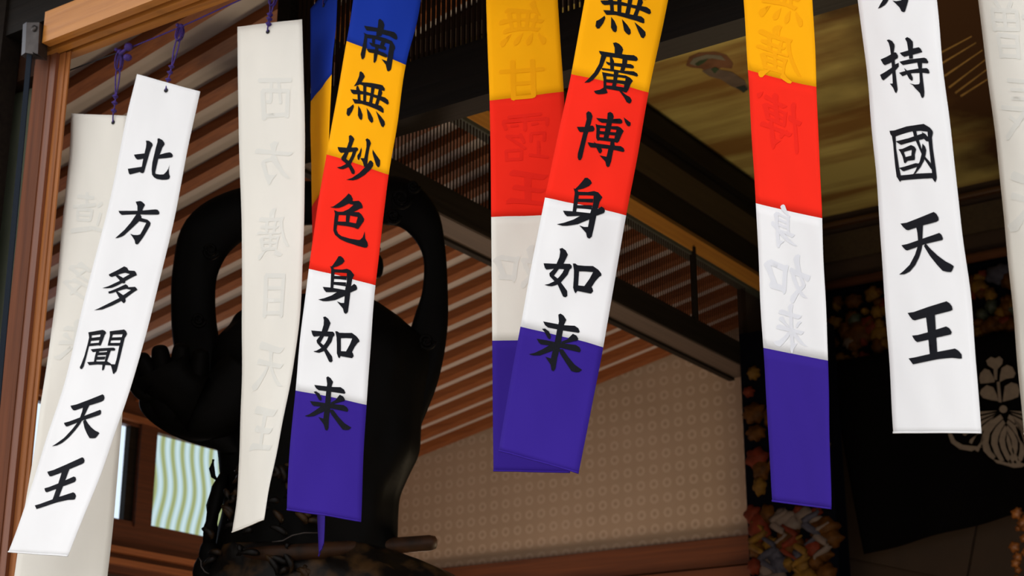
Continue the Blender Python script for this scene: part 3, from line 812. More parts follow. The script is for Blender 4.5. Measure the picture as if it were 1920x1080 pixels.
C['mu'] = glyph('mu', B5, (640, 130), 9.82, [
    [(340, 50), (370, 42), (410, 80), (437, 135), (380, 235), (330, 290), (235, 315), (290, 230), (330, 130)],
    [(330, 235), (560, 255), (720, 285), (765, 300), (805, 360), (800, 400), (760, 395), (700, 375), (460, 320), (340, 280), (300, 300)],
    [(168, 372), (290, 385), (480, 420), (620, 470), (810, 522), (865, 570), (880, 630), (855, 655), (740, 585), (650, 535), (530, 490), (400, 465), (225, 460), (190, 430)],
    [(205, 545), (300, 560), (500, 605), (630, 645), (735, 678), (780, 730), (785, 795), (765, 805), (660, 745), (500, 680), (380, 640), (250, 632)],
    [(285, 310), (315, 310), (350, 400), (358, 585), (305, 572), (300, 440), (275, 370)],
    [(405, 300), (465, 310), (460, 605), (405, 595)], [(555, 320), (620, 335), (572, 635), (512, 620), (545, 430)],
    [(695, 360), (745, 385), (760, 440), (700, 600), (680, 675), (620, 655), (660, 530)],
    [(225, 645), (235, 690), (200, 780), (150, 860), (120, 862), (98, 820), (110, 730), (160, 700)],
    [(315, 670), (360, 740), (395, 840), (390, 910), (370, 938), (335, 915), (308, 850)],
    [(468, 712), (540, 810), (585, 900), (592, 960), (565, 992), (530, 965), (495, 910)],
    [(640, 768), (740, 880), (800, 960), (808, 1020), (775, 1073), (740, 1050), (700, 950)]])
C['myo'] = glyph('myo', B5, (625, 245), 10.8, [
    [(318, 110), (355, 92), (400, 125), (428, 175), (370, 340), (320, 430), (262, 575), (330, 630), (400, 750), (440, 820), (435, 870), (410, 887), (375, 870), (330, 770), (250, 660), (170, 595), (165, 550), (220, 470), (280, 340), (320, 220)],
    [(90, 335), (280, 350), (480, 342), (505, 365), (508, 395), (470, 425), (400, 430), (160, 455), (125, 430), (105, 390)],
    [(405, 400), (475, 420), (440, 520), (360, 680), (290, 750), (200, 785), (140, 780), (75, 748), (160, 730), (240, 690), (320, 610), (370, 510)],
    [(655, 185), (690, 158), (740, 190), (768, 260), (740, 340), (710, 500), (695, 650), (690, 720), (660, 740), (625, 735), (600, 640), (550, 560), (625, 562), (640, 510), (675, 330), (675, 230)],
    [(570, 340), (580, 400), (560, 520), (520, 605), (495, 580), (488, 510), (530, 450)],
    [(800, 385), (870, 490), (950, 600), (950, 690), (935, 740), (905, 745), (870, 700), (830, 580), (797, 460)],
    [(690, 690), (740, 610), (775, 610), (815, 660), (810, 715), (760, 790), (640, 900), (500, 985), (400, 1010), (265, 1000), (380, 960), (530, 860), (640, 750)]])
C['iro'] = glyph('iro', B5, (610, 360), 9.82, [
    [(90, 280), (150, 270), (280, 180), (380, 90), (432, 30), (480, 65), (510, 130), (505, 190), (440, 215), (330, 270), (250, 298), (180, 300)],
    [(440, 190), (510, 172), (620, 165), (665, 205), (690, 260), (692, 300), (640, 310), (540, 365), (440, 400), (250, 372), (330, 365), (430, 320), (525, 240), (450, 225)],
    [(165, 335), (230, 365), (250, 430), (225, 600), (210, 700), (240, 770), (300, 815), (450, 860), (600, 885), (640, 885), (690, 840), (728, 730), (740, 860), (780, 930), (790, 990), (770, 1025), (730, 1030), (600, 995), (400, 930), (270, 870), (180, 790), (150, 710), (165, 540), (180, 400)],
    [(200, 365), (420, 370), (620, 375), (670, 415), (720, 500), (710, 545), (670, 600), (610, 685), (580, 680), (545, 665), (600, 465), (440, 435), (235, 425)],
    [(205, 545), (390, 550), (560, 580), (600, 590), (570, 668), (400, 632), (205, 607)],
    [(385, 425), (460, 435), (440, 565), (380, 560)]])
C['hiro'] = glyph('hiro', B7, (1090, 75), 8.64, [
    [(512, 52), (560, 42), (610, 65), (660, 115), (678, 160), (655, 245), (540, 240), (540, 130)],
    [(285, 180), (540, 220), (740, 245), (850, 250), (900, 280), (918, 320), (895, 345), (750, 330), (600, 295), (420, 275), (330, 260), (300, 220)],
    [(325, 245), (410, 268), (345, 430), (270, 560), (190, 650), (130, 690), (50, 695), (120, 630), (210, 530), (290, 390)],
    [(395, 350), (460, 370), (650, 385), (800, 395), (845, 420), (855, 450), (835, 465), (750, 455), (600, 435), (440, 410), (415, 390)],
    [(325, 455), (480, 475), (640, 500), (850, 512), (905, 545), (920, 580), (900, 597), (830, 575), (660, 540), (520, 515), (340, 490)],
    [(460, 265), (500, 285), (530, 350), (530, 490), (470, 482), (465, 340)],
    [(670, 280), (750, 300), (740, 400), (695, 505), (630, 495), (660, 390)],
    [(335, 520), (385, 545), (405, 600), (405, 740), (400, 800), (360, 785), (360, 640)],
    [(345, 525), (530, 560), (720, 580), (790, 615), (838, 665), (800, 720), (760, 820), (730, 855), (685, 845), (695, 730), (720, 625), (590, 605), (395, 590)],
    [(365, 735), (500, 745), (700, 775), (745, 850), (620, 830), (395, 790)], [(395, 640), (725, 670), (705, 725), (395, 685)],
    [(530, 490), (610, 505), (585, 620), (555, 800), (490, 790), (520, 640)],
    [(355, 778), (400, 785), (428, 860), (380, 875), (280, 885), (230, 870), (205, 830), (300, 810)],
    [(610, 822), (650, 832), (720, 890), (790, 930), (818, 980), (805, 1020), (775, 1033), (735, 1010), (690, 930)]])
C['haku'] = glyph('haku', B7, (1075, 200), 9.0, [
    [(218, 110), (255, 80), (300, 105), (325, 165), (290, 310), (240, 470), (190, 680), (150, 860), (125, 905), (90, 905), (72, 860), (75, 800), (115, 650), (170, 430), (225, 220)],
    [(60, 345), (200, 345), (320, 322), (345, 340), (360, 385), (340, 420), (240, 432), (110, 430), (85, 400)],
    [(385, 195), (580, 215), (790, 205), (825, 235), (830, 275), (800, 292), (660, 282), (480, 275), (430, 245)],
    [(580, 110), (625, 92), (665, 120), (685, 170), (655, 260), (630, 400), (590, 545), (508, 535), (540, 380), (572, 220)],
    [(850, 185), (910, 230), (968, 275), (965, 320), (940, 340), (910, 325), (875, 270)],
    [(375, 295), (430, 320), (450, 370), (440, 520), (430, 570), (410, 580), (385, 530), (390, 380)],
    [(390, 310), (560, 330), (750, 335), (800, 360), (852, 415), (820, 470), (770, 590), (740, 615), (700, 600), (690, 560), (705, 480), (730, 395), (560, 370), (420, 365)],
    [(430, 415), (725, 440), (708, 490), (430, 468)], [(400, 515), (560, 530), (720, 545), (745, 610), (600, 590), (420, 570)],
    [(240, 605), (360, 620), (620, 655), (800, 670), (850, 705), (865, 750), (845, 770), (760, 750), (600, 715), (290, 690), (265, 660)],
    [(345, 590), (400, 640), (470, 700), (488, 750), (460, 795), (430, 780), (400, 720)],
    [(630, 580), (690, 605), (700, 660), (670, 760), (640, 920), (610, 1010), (580, 1025), (555, 1000), (540, 930), (440, 825), (560, 850), (590, 720), (620, 650)]])
C['mi'] = glyph('mi', B7, (1035, 325), 8.3, [
    [(510, 75), (550, 72), (600, 110), (622, 155), (580, 200), (490, 240), (400, 262), (350, 255), (400, 210), (470, 130)],
    [(335, 235), (400, 262), (420, 320), (400, 470), (375, 605), (320, 605), (335, 480), (355, 300)],
    [(380, 290), (560, 295), (655, 280), (720, 300), (785, 375), (740, 450), (715, 550), (690, 670), (650, 860), (620, 990), (580, 1020), (545, 1000), (530, 930), (425, 815), (500, 838), (560, 838), (575, 760), (590, 640), (640, 480), (650, 350), (530, 345), (390, 345)],
    [(395, 400), (645, 400), (635, 460), (390, 450)], [(380, 500), (625, 500), (615, 565), (375, 545)],
    [(172, 585), (320, 595), (600, 625), (700, 640), (640, 690), (430, 665), (235, 672), (200, 640)],
    [(720, 555), (770, 520), (810, 545), (825, 590), (810, 620), (690, 665), (560, 730), (400, 795), (240, 820), (160, 820), (75, 795), (180, 775), (330, 725), (440, 665), (600, 622)]])
C['nyo'] = glyph('nyo', B7, (1010, 460), 10.285, [
    [(403, 70), (455, 55), (520, 100), (565, 185), (480, 360), (390, 460), (295, 590), (360, 640), (430, 720), (550, 885), (555, 980), (515, 1008), (470, 990), (370, 770), (300, 690), (215, 600), (205, 545), (290, 460), (350, 350), (400, 230), (415, 130)],
    [(95, 350), (350, 362), (605, 362), (638, 400), (638, 440), (600, 470), (500, 465), (300, 455), (150, 472), (120, 440)],
    [(500, 450), (600, 470), (560, 570), (430, 720), (340, 770), (250, 795), (180, 785), (110, 765), (190, 750), (300, 700), (400, 610), (460, 530)],
    [(660, 355), (705, 355), (760, 395), (780, 500), (762, 780), (750, 880), (715, 930), (690, 900), (665, 820), (678, 620), (680, 480)],
    [(715, 385), (880, 400), (1050, 405), (1150, 475), (1205, 545), (1212, 585), (1170, 610), (1090, 700), (1015, 818), (880, 810), (880, 790), (980, 650), (1050, 520), (900, 508), (765, 505)],
    [(735, 775), (880, 790), (1015, 800), (1040, 840), (1052, 890), (1010, 935), (735, 880)]])
C['rai'] = glyph('rai', B7, (985, 580), 8.64, [
    [(535, 90), (570, 72), (620, 105), (665, 175), (630, 250), (600, 400), (570, 600), (520, 780), (490, 960), (460, 1005), (425, 990), (410, 900), (325, 770), (415, 800), (440, 690), (480, 520), (515, 330), (545, 200)],
    [(290, 200), (450, 230), (640, 262), (800, 270), (860, 310), (882, 365), (865, 385), (760, 370), (500, 325), (370, 300), (320, 260)],
    [(270, 320), (320, 315), (380, 360), (415, 430), (410, 475), (390, 485), (360, 460), (320, 380)],
    [(580, 530), (680, 490), (770, 400), (830, 430), (858, 480), (850, 505), (780, 520), (660, 550), (600, 570)],
    [(185, 480), (340, 505), (560, 550), (820, 580), (880, 620), (900, 670), (880, 700), (760, 670), (570, 625), (400, 590), (250, 570), (220, 540)],
    [(400, 580), (500, 600), (430, 680), (330, 715), (240, 750), (130, 750), (60, 730), (150, 710), (280, 650)],
    [(540, 650), (610, 650), (700, 780), (800, 900), (920, 985), (870, 1020), (820, 1022), (750, 1005), (660, 870), (570, 730)]])


def strokes(ch, size, segs):
    """plain brush strokes given as (x0,y0,x1,y1,width) in a 100 box; y down"""
    P = []
    for sg in segs:
        x0, y0, x1, y1, wd = sg
        d = Vector((x1 - x0, y1 - y0)).normalized(); n = Vector((-d.y, d.x)) * wd / 2
        a, b = Vector((x0, y0)), Vector((x1, y1))
        q = [a - n * .8, (a + b) / 2 - n, b - n * 1.1, b + d * wd * .3, b + n * .8, (a + b) / 2 + n, a + n * 1.1, a - d * wd * .2]
        P.append([((p.x - 50) / 100 * size, (p.y - 50) / 100 * size) for p in q])
    GL[ch] = P


strokes('moku', .125, [(22, 5, 22, 98, 12), (22, 8, 78, 4, 11), (78, 4, 76, 95, 13), (24, 35, 76, 32, 9), (24, 62, 76, 60, 9), (24, 90, 76, 88, 9)])
strokes('nishi', .135, [(8, 10, 92, 6, 11), (18, 32, 20, 95, 11), (18, 34, 84, 30, 10), (84, 30, 80, 95, 12), (20, 88, 80, 88, 10), (42, 10, 36, 62, 8), (60, 10, 62, 55, 8), (62, 56, 74, 56, 8)])
strokes('kan', .135, [(8, 28, 92, 26, 9), (30, 6, 30, 85, 10), (68, 4, 68, 86, 10), (32, 54, 68, 54, 8), (32, 84, 68, 84, 8)])
strokes('ro', .14, [(20, 6, 80, 6, 7), (50, 6, 50, 36, 7), (10, 16, 10, 30, 7), (10, 16, 90, 14, 7), (90, 16, 84, 30, 7), (26, 24, 38, 26, 5), (62, 24, 76, 24, 5), (14, 44, 40, 44, 6), (16, 44, 16, 60, 6), (40, 44, 40, 60, 6), (27, 60, 27, 88, 6), (10, 92, 44, 86, 6), (60, 42, 52, 60, 6), (60, 46, 84, 44, 6), (84, 44, 50, 72, 6), (58, 74, 58, 94, 6), (58, 74, 86, 74, 6), (86, 74, 84, 94, 6), (58, 92, 86, 92, 6)])
strokes('zo', .14, [(4, 34, 34, 30, 8), (20, 8, 20, 80, 9), (2, 84, 36, 74, 8), (52, 4, 58, 16, 8), (84, 2, 76, 14, 8), (44, 20, 44, 52, 8), (44, 20, 92, 18, 8), (92, 18, 90, 52, 8), (68, 20, 68, 50, 7), (46, 36, 90, 35, 6), (46, 50, 90, 50, 7), (50, 60, 50, 98, 8), (50, 62, 86, 60, 8), (86, 60, 84, 96, 8), (52, 78, 84, 78, 6), (52, 94, 84, 94, 7)])
strokes('cho', .14, [(28, 4, 30, 56, 9), (28, 6, 76, 4, 7), (32, 20, 72, 19, 6), (32, 34, 72, 33, 6), (6, 52, 94, 48, 8), (30, 54, 32, 92, 8), (32, 92, 52, 78, 7), (48, 54, 90, 96, 9), (80, 62, 62, 74, 7)])
strokes('michi', .14, [(36, 14, 84, 12, 9), (58, 2, 54, 30, 9), (30, 30, 92, 36, 9), (40, 42, 80, 42, 8), (40, 42, 42, 66, 8), (80, 42, 78, 66, 8), (42, 55, 78, 55, 6), (42, 66, 78, 66, 7), (12, 26, 22, 36, 9), (14, 50, 20, 78, 8), (6, 90, 40, 84, 9), (38, 84, 94, 92, 12)])
strokes('higashi', .15, [(12, 16, 88, 12, 9), (20, 28, 22, 62, 8), (20, 29, 80, 27, 8), (80, 27, 77, 62, 9), (24, 44, 77, 43, 7), (22, 60, 78, 59, 8), (50, 2, 50, 98, 10), (46, 62, 8, 88, 8), (54, 62, 92, 90, 10)])
cen = lambda rb, u, v: rb.inv(u, v)
for ch in ('kita', 'kata', 'ta', 'mon'): put(ch, B2, o2, C[ch], INK)
put('ten', B2, o2, cen(B2, 156, 786), INK); put('ou', B2, o2, cen(B2, 115, 906), INK)
for ch in ('nan', 'mu', 'myo', 'iro'): put(ch, B5, o5, C[ch], INK)
put('mi', B5, o5, cen(B5, 635, 532), INK); put('nyo', B5, o5, cen(B5, 628, 640), INK); put('rai', B5, o5, cen(B5, 617, 757), INK)
for ch in ('hiro', 'haku', 'mi', 'nyo', 'rai'): put(ch, B7, o7, C[ch], INK)
put('mu', B7, o7, cen(B7, 1172, 18), INK)
for ch in ('ji', 'koku', 'ten', 'ou'): put(ch, B9, o9, C[ch], INK)
put('kata', B9, o9, cen(B9, 1678, -27), INK); put('higashi', B9, o9, cen(B9, 1655, -200), INK)
put('nan', B7, o7, cen(B7, 1198, -105), INK)
GHOST = dict(mirror=-1, off=0.0012, name='seeped_character', label='faint reversed character showing through')
for ch, u, v in (('nishi', 517, 185), ('kata', 514, 305), ('hiro', 513, 437), ('moku', 514, 554), ('ten', 506, 684), ('ou', 494, 803)):
    put(ch, B3, o3, cen(B3, u, v), GH_W, **GHOST)
for ch, u, v in (('michi', 166, 400), ('ta', 150, 530), ('rai', 140, 640)):
    put(ch, B1, o1, cen(B1, u, v), GH_W, **GHOST)
put('mu', B6, o6, cen(B6, 978, 45), GH_Y, **GHOST); put('kan', B6, o6, cen(B6, 980, 153), GH_Y, **GHOST)
put('ro', B6, o6, cen(B6, 985, 258), GH_R, **GHOST); put('ou', B6, o6, cen(B6, 990, 352), GH_R, **GHOST, size=.8)
put('nyo', B6, o6, cen(B6, 975, 500), GH_W, **GHOST)
put('mu', B8, o8, cen(B8, 1462, -5), GH_Y, **GHOST); put('hiro', B8, o8, cen(B8, 1460, 100), GH_Y, **GHOST)
put('haku', B8, o8, cen(B8, 1465, 230), GH_R, **GHOST)
put('mi', B8, o8, cen(B8, 1470, 425), GH_WF, **GHOST, size=.7); put('nyo', B8, o8, cen(B8, 1480, 520), GH_WF, **GHOST); put('rai', B8, o8, cen(B8, 1483, 615), GH_WF, **GHOST, size=.8)
for ch, u, v in (('zo', 1905, 55), ('cho', 1920, 205), ('ten', 1935, 380)):
    put(ch, B10, o10, cen(B10, u, v), GH_W, **GHOST)

# ==================================================================
# METAL BRACKET AND STRAP
# ==================================================================
br = empty('wall_bracket', atY(60, 70, 2.86), 'grey metal bracket box on the dark beam above the blue-black strap', 'bracket')
P = [atY(*q, 2.86) for q in ((47, 98), (50, 42), (74, 42), (71, 101))]
MB().prism(P, Vector((-.012, .045, 0))).build('bracket_plate', METAL, br)
P = [atY(*q, 2.87) for q in ((40, 104), (43, 46), (50, 41), (47, 99))]
MB().prism(P, Vector((-.012, .045, 0))).build('bracket_side', mat('dark_zinc', (0.12, 0.12, 0.13), 0.4, metal=.8), br)
c = atY(65, 54, 2.86)
MB().tube([c + Vector((0, .004, 0)), c - Vector((0, .006, 0))], .010, 16).build('bracket_bolt', METAL, br, True)
MB().prism([atY(*q, 2.855) for q in ((48, 99), (62, 101), (61, 97), (49, 95))], Vector((0, .03, 0))).build('bracket_clip', METAL, br)
s0, s1 = atY(55, 99, 2.87), atY(40, 262, 2.87)
dirn = (s1 - s0) / (s1.z - s0.z)
pts = [s0 + dirn * (z - s0.z) for z in np.linspace(s0.z, -1.0, 8)]
st = MB()
for i in range(7):
    a, b = pts[i], pts[i + 1]; wx = Vector((.0115, 0, 0)); wy = Vector((0, .003, 0))
    st.hexa([b - wx, a - wx, b - wx + wy, a - wx + wy, b + wx, a + wx, b + wx + wy, a + wx + wy])
tag(st.build('strap', STRAP), 'dark navy strap hanging from the metal bracket beside the door post', 'strap')

# ==================================================================
# STATUE (black lacquered guardian figure with floating scarf)
# ==================================================================
HF = Vector((-math.sin(YAW), math.cos(YAW), 0))
SD = 5.0


def sp(u, v, d=0.0):
    r = ray(u, v)
    return r * ((SD + d) / r.dot(HF))


stt = empty('guardian_statue', sp(600, 1150), 'black lacquered guardian statue with raised hand and looping scarf', 'statue')
AXS = (RT, HF, Vector((0, 0, 1)))


def loft(rows, name, matl, parent, seg=36, fold=0.02, nf=9, smooth=True, dep=0.45, d0=0.0):
    vs = []; fs = []
    R = crom([Vector(r) for r in rows], 4)
    for i, (v, uL, uR) in enumerate(R):
        a, b = sp(uL, v, d0), sp(uR, v, d0); c = (a + b) / 2; hw = (b - a).length / 2
        for k in range(seg):
            t = 2 * math.pi * k / seg
            f = 1 + fold * math.sin(nf * t + i * .23) + fold * .6 * math.sin(5 * t - i * .31)
            x = math.cos(t); y = math.sin(t)
            vs.append(c + RT * (hw * x * (1 if abs(x) > .93 else f)) + HF * (hw * dep * y * f))
    n = len(R)
    for i in range(n - 1):
        for k in range(seg):
            q = (k + 1) % seg
            fs.append((i * seg + k, i * seg + q, (i + 1) * seg + q, (i + 1) * seg + k))
    fs.append(tuple(range(seg))); fs.append(tuple((n - 1) * seg + k for k in range(seg)))
    return mesh(name, vs, fs, matl, parent, smooth)


loft([(558, 560, 640), (566, 490, 700), (590, 445, 742), (612, 430, 768), (640, 405, 798), (680, 395, 806), (740, 395, 796), (800, 400, 790), (850, 408, 786), (890, 412, 768), (930, 418, 751), (965, 415, 747), (1000, 405, 746), (1035, 398, 745), (1060, 392, 745)],
     'torso', LACQ, stt, fold=0.045, nf=11)
loft([(1028, 390, 735), (1042, 380, 765), (1060, 372, 810), (1085, 365, 862), (1130, 360, 900), (1200, 350, 930), (1500, 350, 930)], 'robe_skirt', LACQ2, stt, fold=0.05, nf=13)
# head with helmet-like hair, mostly behind the banners
hd = MB(); hd.blob(sp(650, 500), (.095, .10, .125), AXS, 20, 14)
hd.blob(sp(650, 485) - HF * .098, (.014, .03, .022), AXS)
hd.blob(sp(650, 517) - HF * .09, (.03, .012, .008), AXS)
for s_ in (-1, 1):
    hd.blob(sp(650 + 22 * s_, 488) - HF * .09, (.016, .012, .008), AXS); hd.blob(sp(650 + 60 * s_, 500), (.016, .03, .04), AXS)
hd.tube([sp(645, 540), sp(640, 600)], .055, 14)
hd.build('head', LACQ, stt, True)
hh = MB(); hh.blob(sp(650, 462) + HF * .02, (.105, .11, .075), AXS, 20, 10, 6, .05); hh.blob(sp(650, 425), (.045, .045, .05), AXS)
hh.build('topknot', LACQ, stt, True)
# scarf arching over the shoulders
path = [(392, 720, 46), (368, 640, 45), (362, 560, 44), (368, 500, 47), (392, 440, 58), (440, 405, 56), (510, 385, 50), (600, 380, 48), (690, 378, 50), (745, 378, 54), (788, 410, 40), (813, 470, 24), (816, 540, 25), (808, 600, 34), (795, 660, 40), (778, 720, 42), (762, 790, 30)]
pp = crom([Vector(p) for p in path], 5)
MB().tube([sp(p.x, p.y, .02) for p in pp], [p.z * SD / F * 1.0 for p in pp], 14, flat=.45, up=HF).build('scarf', LACQ, stt, True)
# carved curls on the scarf
cu = MB()
for cx, cy, r0 in ((752, 372, 20), (738, 405, 14), (775, 350, 12), (395, 470, 16), (372, 600, 14), (800, 640, 16)):
    cu.tube([sp(cx + r0 * (1 - a / 14) * math.cos(a), cy + r0 * (1 - a / 14) * math.sin(a), -.085) for a in np.linspace(0, 11, 26)], .006, 6)
cu.build('scarf_curls', LACQ, stt, True, kind='stuff')


# raised arm and open hand: one skinned body
def skin(name, nodes, edges, matl, parent, root=0):
    me = bpy.data.meshes.new(name)
    me.from_pydata([tuple(n[0]) for n in nodes], edges, [])
    o = link(name, me, matl, parent)
    o.modifiers.new('skin', 'SKIN').use_smooth_shade = True
    sv = me.skin_vertices[0].data
    for i, n in enumerate(nodes):
        sv[i].radius = n[1] if isinstance(n[1], tuple) else (n[1], n[1]); sv[i].use_root = (i == root)
    o.modifiers.new('sub', 'SUBSURF').levels = 2; o.modifiers['sub'].render_levels = 2
    return o


D = -.10
arm = MB()
pl = [(470, 700, 62), (430, 745, 64), (395, 770, 60), (360, 768, 56), (330, 750, 50), (315, 725, 42)]
q = crom([Vector(p) for p in pl], 5)
arm.tube([sp(p.x, p.y, D) for p in q], [p.z * SD / F for p in q], 16, flat=.7, up=HF)
arm.build('forearm', LACQ, stt, True)
nodes = [(sp(352, 758, D), .070), (sp(330, 750, D), .088), (sp(318, 725, D), .075)]
edges = [(0, 1), (1, 2)]
fing = [[(262, 730, .030), (250, 712, .027), (247, 690, .024), (252, 676, .020)],
        [(284, 712, .032), (274, 690, .030), (265, 676, .026), (263, 670, .022)],
        [(306, 708, .034), (303, 682, .031), (300, 662, .027), (299, 653, .022)],
        [(338, 704, .034), (338, 680, .031), (340, 658, .027), (340, 650, .022)],
        [(372, 716, .034), (374, 690, .030), (376, 668, .026), (376, 660, .022)]]
o = skin('palm', nodes, edges, LACQ, stt, 1)
for i, fg in enumerate(fing):
    b = sp(325 + (i - 2) * 14, 748, D)
    nd = [(b, .042)] + [(sp(u, v - 2 * k, D - .02 - .012 * k), r * 1.08) for k, (u, v, r) in enumerate(fg)]
    skin('finger', nd, [(k, k + 1) for k in range(4)], LACQ, stt, 0)
# hanging sleeve under the hand
loft([(742, 262, 420), (765, 262, 430), (790, 282, 435), (815, 320, 440), (832, 365, 445), (842, 402, 450), (850, 420, 450)], 'sleeve', LACQ, stt, seg=24, fold=.02, dep=.4, d0=D + .02)
# rod, worn carved armour and knots along the belt
MB().tube([sp(404, 1046, -.02), sp(520, 1038, -.17), sp(600, 1033, -.17), sp(700, 1026, -.04), sp(806, 1018, -.02), sp(817, 1017, -.02), sp(820, 1017, -.02)], [.025, .025, .025, .025, .0245, .019, .008], 14).build('rod', ROD, stt, True)
ar = MB()
random.seed(3)
for i in range(46):
    u = random.uniform(385, 600); v = random.uniform(875, 1078)
    dd = -.13 - .05 * math.sin(math.pi * (u - 385) / 260)
    a = random.uniform(0, 6.3); ln = random.uniform(14, 34)
    pts = [sp(u + ln * (t - .5) * math.cos(a) + 6 * math.sin(5 * t), v + ln * (t - .5) * math.sin(a) + 5 * math.cos(4 * t), dd - .01 * math.sin(3 * t)) for t in np.linspace(0, 1, 7)]
    ar.tube(pts, [.002, .007, .010, .011, .009, .006, .002], 7)
ar.build('carved_armour', LACQ2, stt, True, kind='stuff')
bl = MB()
for (u, v, r) in ((391, 1040, .03), (382, 1074, .034)):
    bl.blob(sp(u, v, -.08), (r, r * .9, r * 1.7), AXS, 14, 10)
bl.tube([sp(400, 862, -.1), sp(397, 878, -.11), sp(400, 893, -.1), sp(407, 900, -.1)], [.004, .009, .008, .003], 8)
bl.tube([sp(420, 890, -.06), sp(411, 915, -.08), sp(401, 950, -.09), sp(395, 990, -.09), sp(391, 1030, -.08)], [.014, .024, .024, .022, .02], 10)
bl.build('tassel_knots', LACQ, stt, True)
ed = MB()
ed.tube([sp(u, v, -.2) for u, v in ((510, 1016), (530, 1014), (548, 1004), (570, 999), (600, 999))], .0022, 6)
ed.tube([sp(u, v, -.14) for u, v in ((373, 1046), (377, 1052), (377, 1062), (384, 1072), (392, 1076))], .0025, 6)
ed.build('wire_ornament', METAL, stt, True, kind='stuff')

# ==================================================================
# CARVED PILLAR AND LINTEL, CURTAIN WITH CREST, GILT ORNAMENT
# ==================================================================
pil = empty('carved_pillar', (-3.62 * K9, 8.0 * K9, -.6), 'navy pillar carved with polychrome dragons beside the papered wall', 'pillar')
kbox('pillar_core', (-3.883, 7.99, -.66), (-3.372, 8.14, 2.70), NAVY, pil)


def relief(parent, cells, Yf, seed, names):
    random.seed(seed)
    buckets = {}
    for (u, v, r, m) in cells:
        c = atY(u, v, Yf); rr = r / 345.0
        mb = buckets.setdefault(m, MB())
        kx = random.uniform(.8, 1.25)
        mb.blob(c, (rr * kx, .03 + rr * .25, rr / kx), (Vector((1, 0, 0)), Vector((0, 1, 0)), Vector((0, 0, 1))), 20, 8, random.choice((5, 6, 7)), .16, random.uniform(0, 6))
    for m, mb in buckets.items():
        mb.build(names[m][0], names[m][1], parent, True, kind='stuff')


NM = {'g': ('gold_clouds', GOLD), 'b': ('brown_gold_clouds', GOLD2), 'r': ('vermilion_flames', VERM), 'w': ('white_claws', GREYP), 's': ('slate_waves', BLUEP), 'n': ('green_leaves', GREENP)}
cells = [(1415, 775, 20, 'b'), (1418, 812, 16, 'b'), (1420, 860, 20, 'r'), (1428, 880, 18, 'b'), (1425, 912, 14, 'g'), (1412, 965, 16, 'r'), (1425, 990, 24, 'r'), (1440, 965, 16, 'b'),
         (1470, 975, 22, 'w'), (1485, 985, 18, 'w'), (1512, 968, 18, 'w'), (1530, 975, 12, 'w'), (1498, 958, 9, 'r'), (1532, 960, 9, 'r'), (1545, 990, 22, 'b'), (1555, 1010, 20, 'b'),
         (1480, 1015, 26, 'b'), (1525, 1028, 18, 'r'), (1445, 1020, 14, 'g'), (1455, 1040, 16, 's'), (1462, 1060, 18, 's'), (1498, 1045, 14, 's'), (1440, 1068, 16, 'w'), (1480, 1058, 12, 'g'),
         (1505, 1062, 16, 'g'), (1530, 1055, 14, 'b'), (1545, 1040, 14, 'b'), (1420, 1030, 16, 'b'), (1416, 1062, 14, 'r'), (1550, 1075, 18, 'b'), (1510, 1085, 22, 'g'), (1450, 1095, 26, 'w'),
         (1405, 735, 10, 'r'), (1414, 700, 12, 'g'), (1400, 690, 9, 's'), (1450, 780, 20, 'b'), (1470, 860, 24, 'g'), (1500, 800, 22, 'r'), (1520, 900, 24, 'b'), (1540, 840, 16, 'w')]
relief(pil, [c for c in cells if 1400 < c[0] < 1562 and c[1] > 640], 7.99 * K9, 5, NM)
for k in range(7):
    a = random.uniform(0, 6); u0 = 1420 + 20 * k; v0 = 1000 + 30 * math.sin(k * 2.1)
    MB().tube([atY(u0 + 14 * math.sin(t * 3 + a), v0 + 22 * t, 7.95 * K9) for t in np.linspace(-1, 2.2, 12)], [.004 + .016 * math.sin(math.pi * t) for t in np.linspace(0.03, .97, 12)], 7).build('dragon_scroll', (GOLD, BLUEP, GREYP, VERM)[k % 4], pil, True)

lin = empty('carved_lintel', (-3 * K9, 9.1 * K9, 2.72 * K9), 'painted lintel carved with gold clouds and flowers above the black curtain', 'lintel')
random.seed(11)
cells = []
for i in range(210):
    u = random.uniform(1545, 2200); v0 = 548 - (u - 1560) * .17
    v = v0 + random.uniform(12, 150)
    m = random.choices('gbrsnw', (3, 8, 1.6, .7, 1.4, .1))[0]
    cells.append((u, v, random.uniform(7, 17), m))
cells += [(1565, 605, 14, 'g'), (1610, 625, 26, 'b'), (1650, 625, 18, 'g'), (1645, 585, 13, 'g'), (1640, 678, 14, 'r'), (1575, 680, 20, 'g'), (1835, 540, 18, 'g'), (1870, 515, 20, 's'), (1890, 530, 12, 'b'), (1840, 545, 10, 'r')]
relief(lin, cells, 9.08 * K9, 12, NM)
bx = MB(); bx.box((-3.8, 9.10, 2.74), (3.5, 9.119, 3.24)); kmb(bx).build('lintel_panel', NAVY, lin)

cur = empty('crest_curtain', atY(1700, 720, (9.0) * K9), 'black curtain with a white paulownia crest beyond the large-character banner', 'curtain')
tl, bl_, brt, trt = atY(1556, 716, (9.0) * K9), atY(1622, 1040, (9.0) * K9), atY(1810, 990, (9.0) * K9), None
vs = []; fs = []; nx = 60; nz = 14
rgt = atY(2200, 900, (9.0) * K9)
for j in range(nz + 1):
    f = j / nz
    L_ = tl.lerp(bl_, f)
    bz = lambda x: bl_.z + (brt.z - bl_.z) * (x - bl_.x) / (brt.x - bl_.x)
    for i in range(nx + 1):
        x = L_.x + (rgt.x - L_.x) * i / nx
        z = 2.76 * K9 + (bz(x) - 2.76 * K9) * f
        vs.append((x, 9.0 * K9 + .02 * math.sin(x * 14 + f) * f, z))
for j in range(nz):
    for i in range(nx):
        a = j * (nx + 1) + i; fs.append((a, a + 1, a + nx + 2, a + nx + 1))
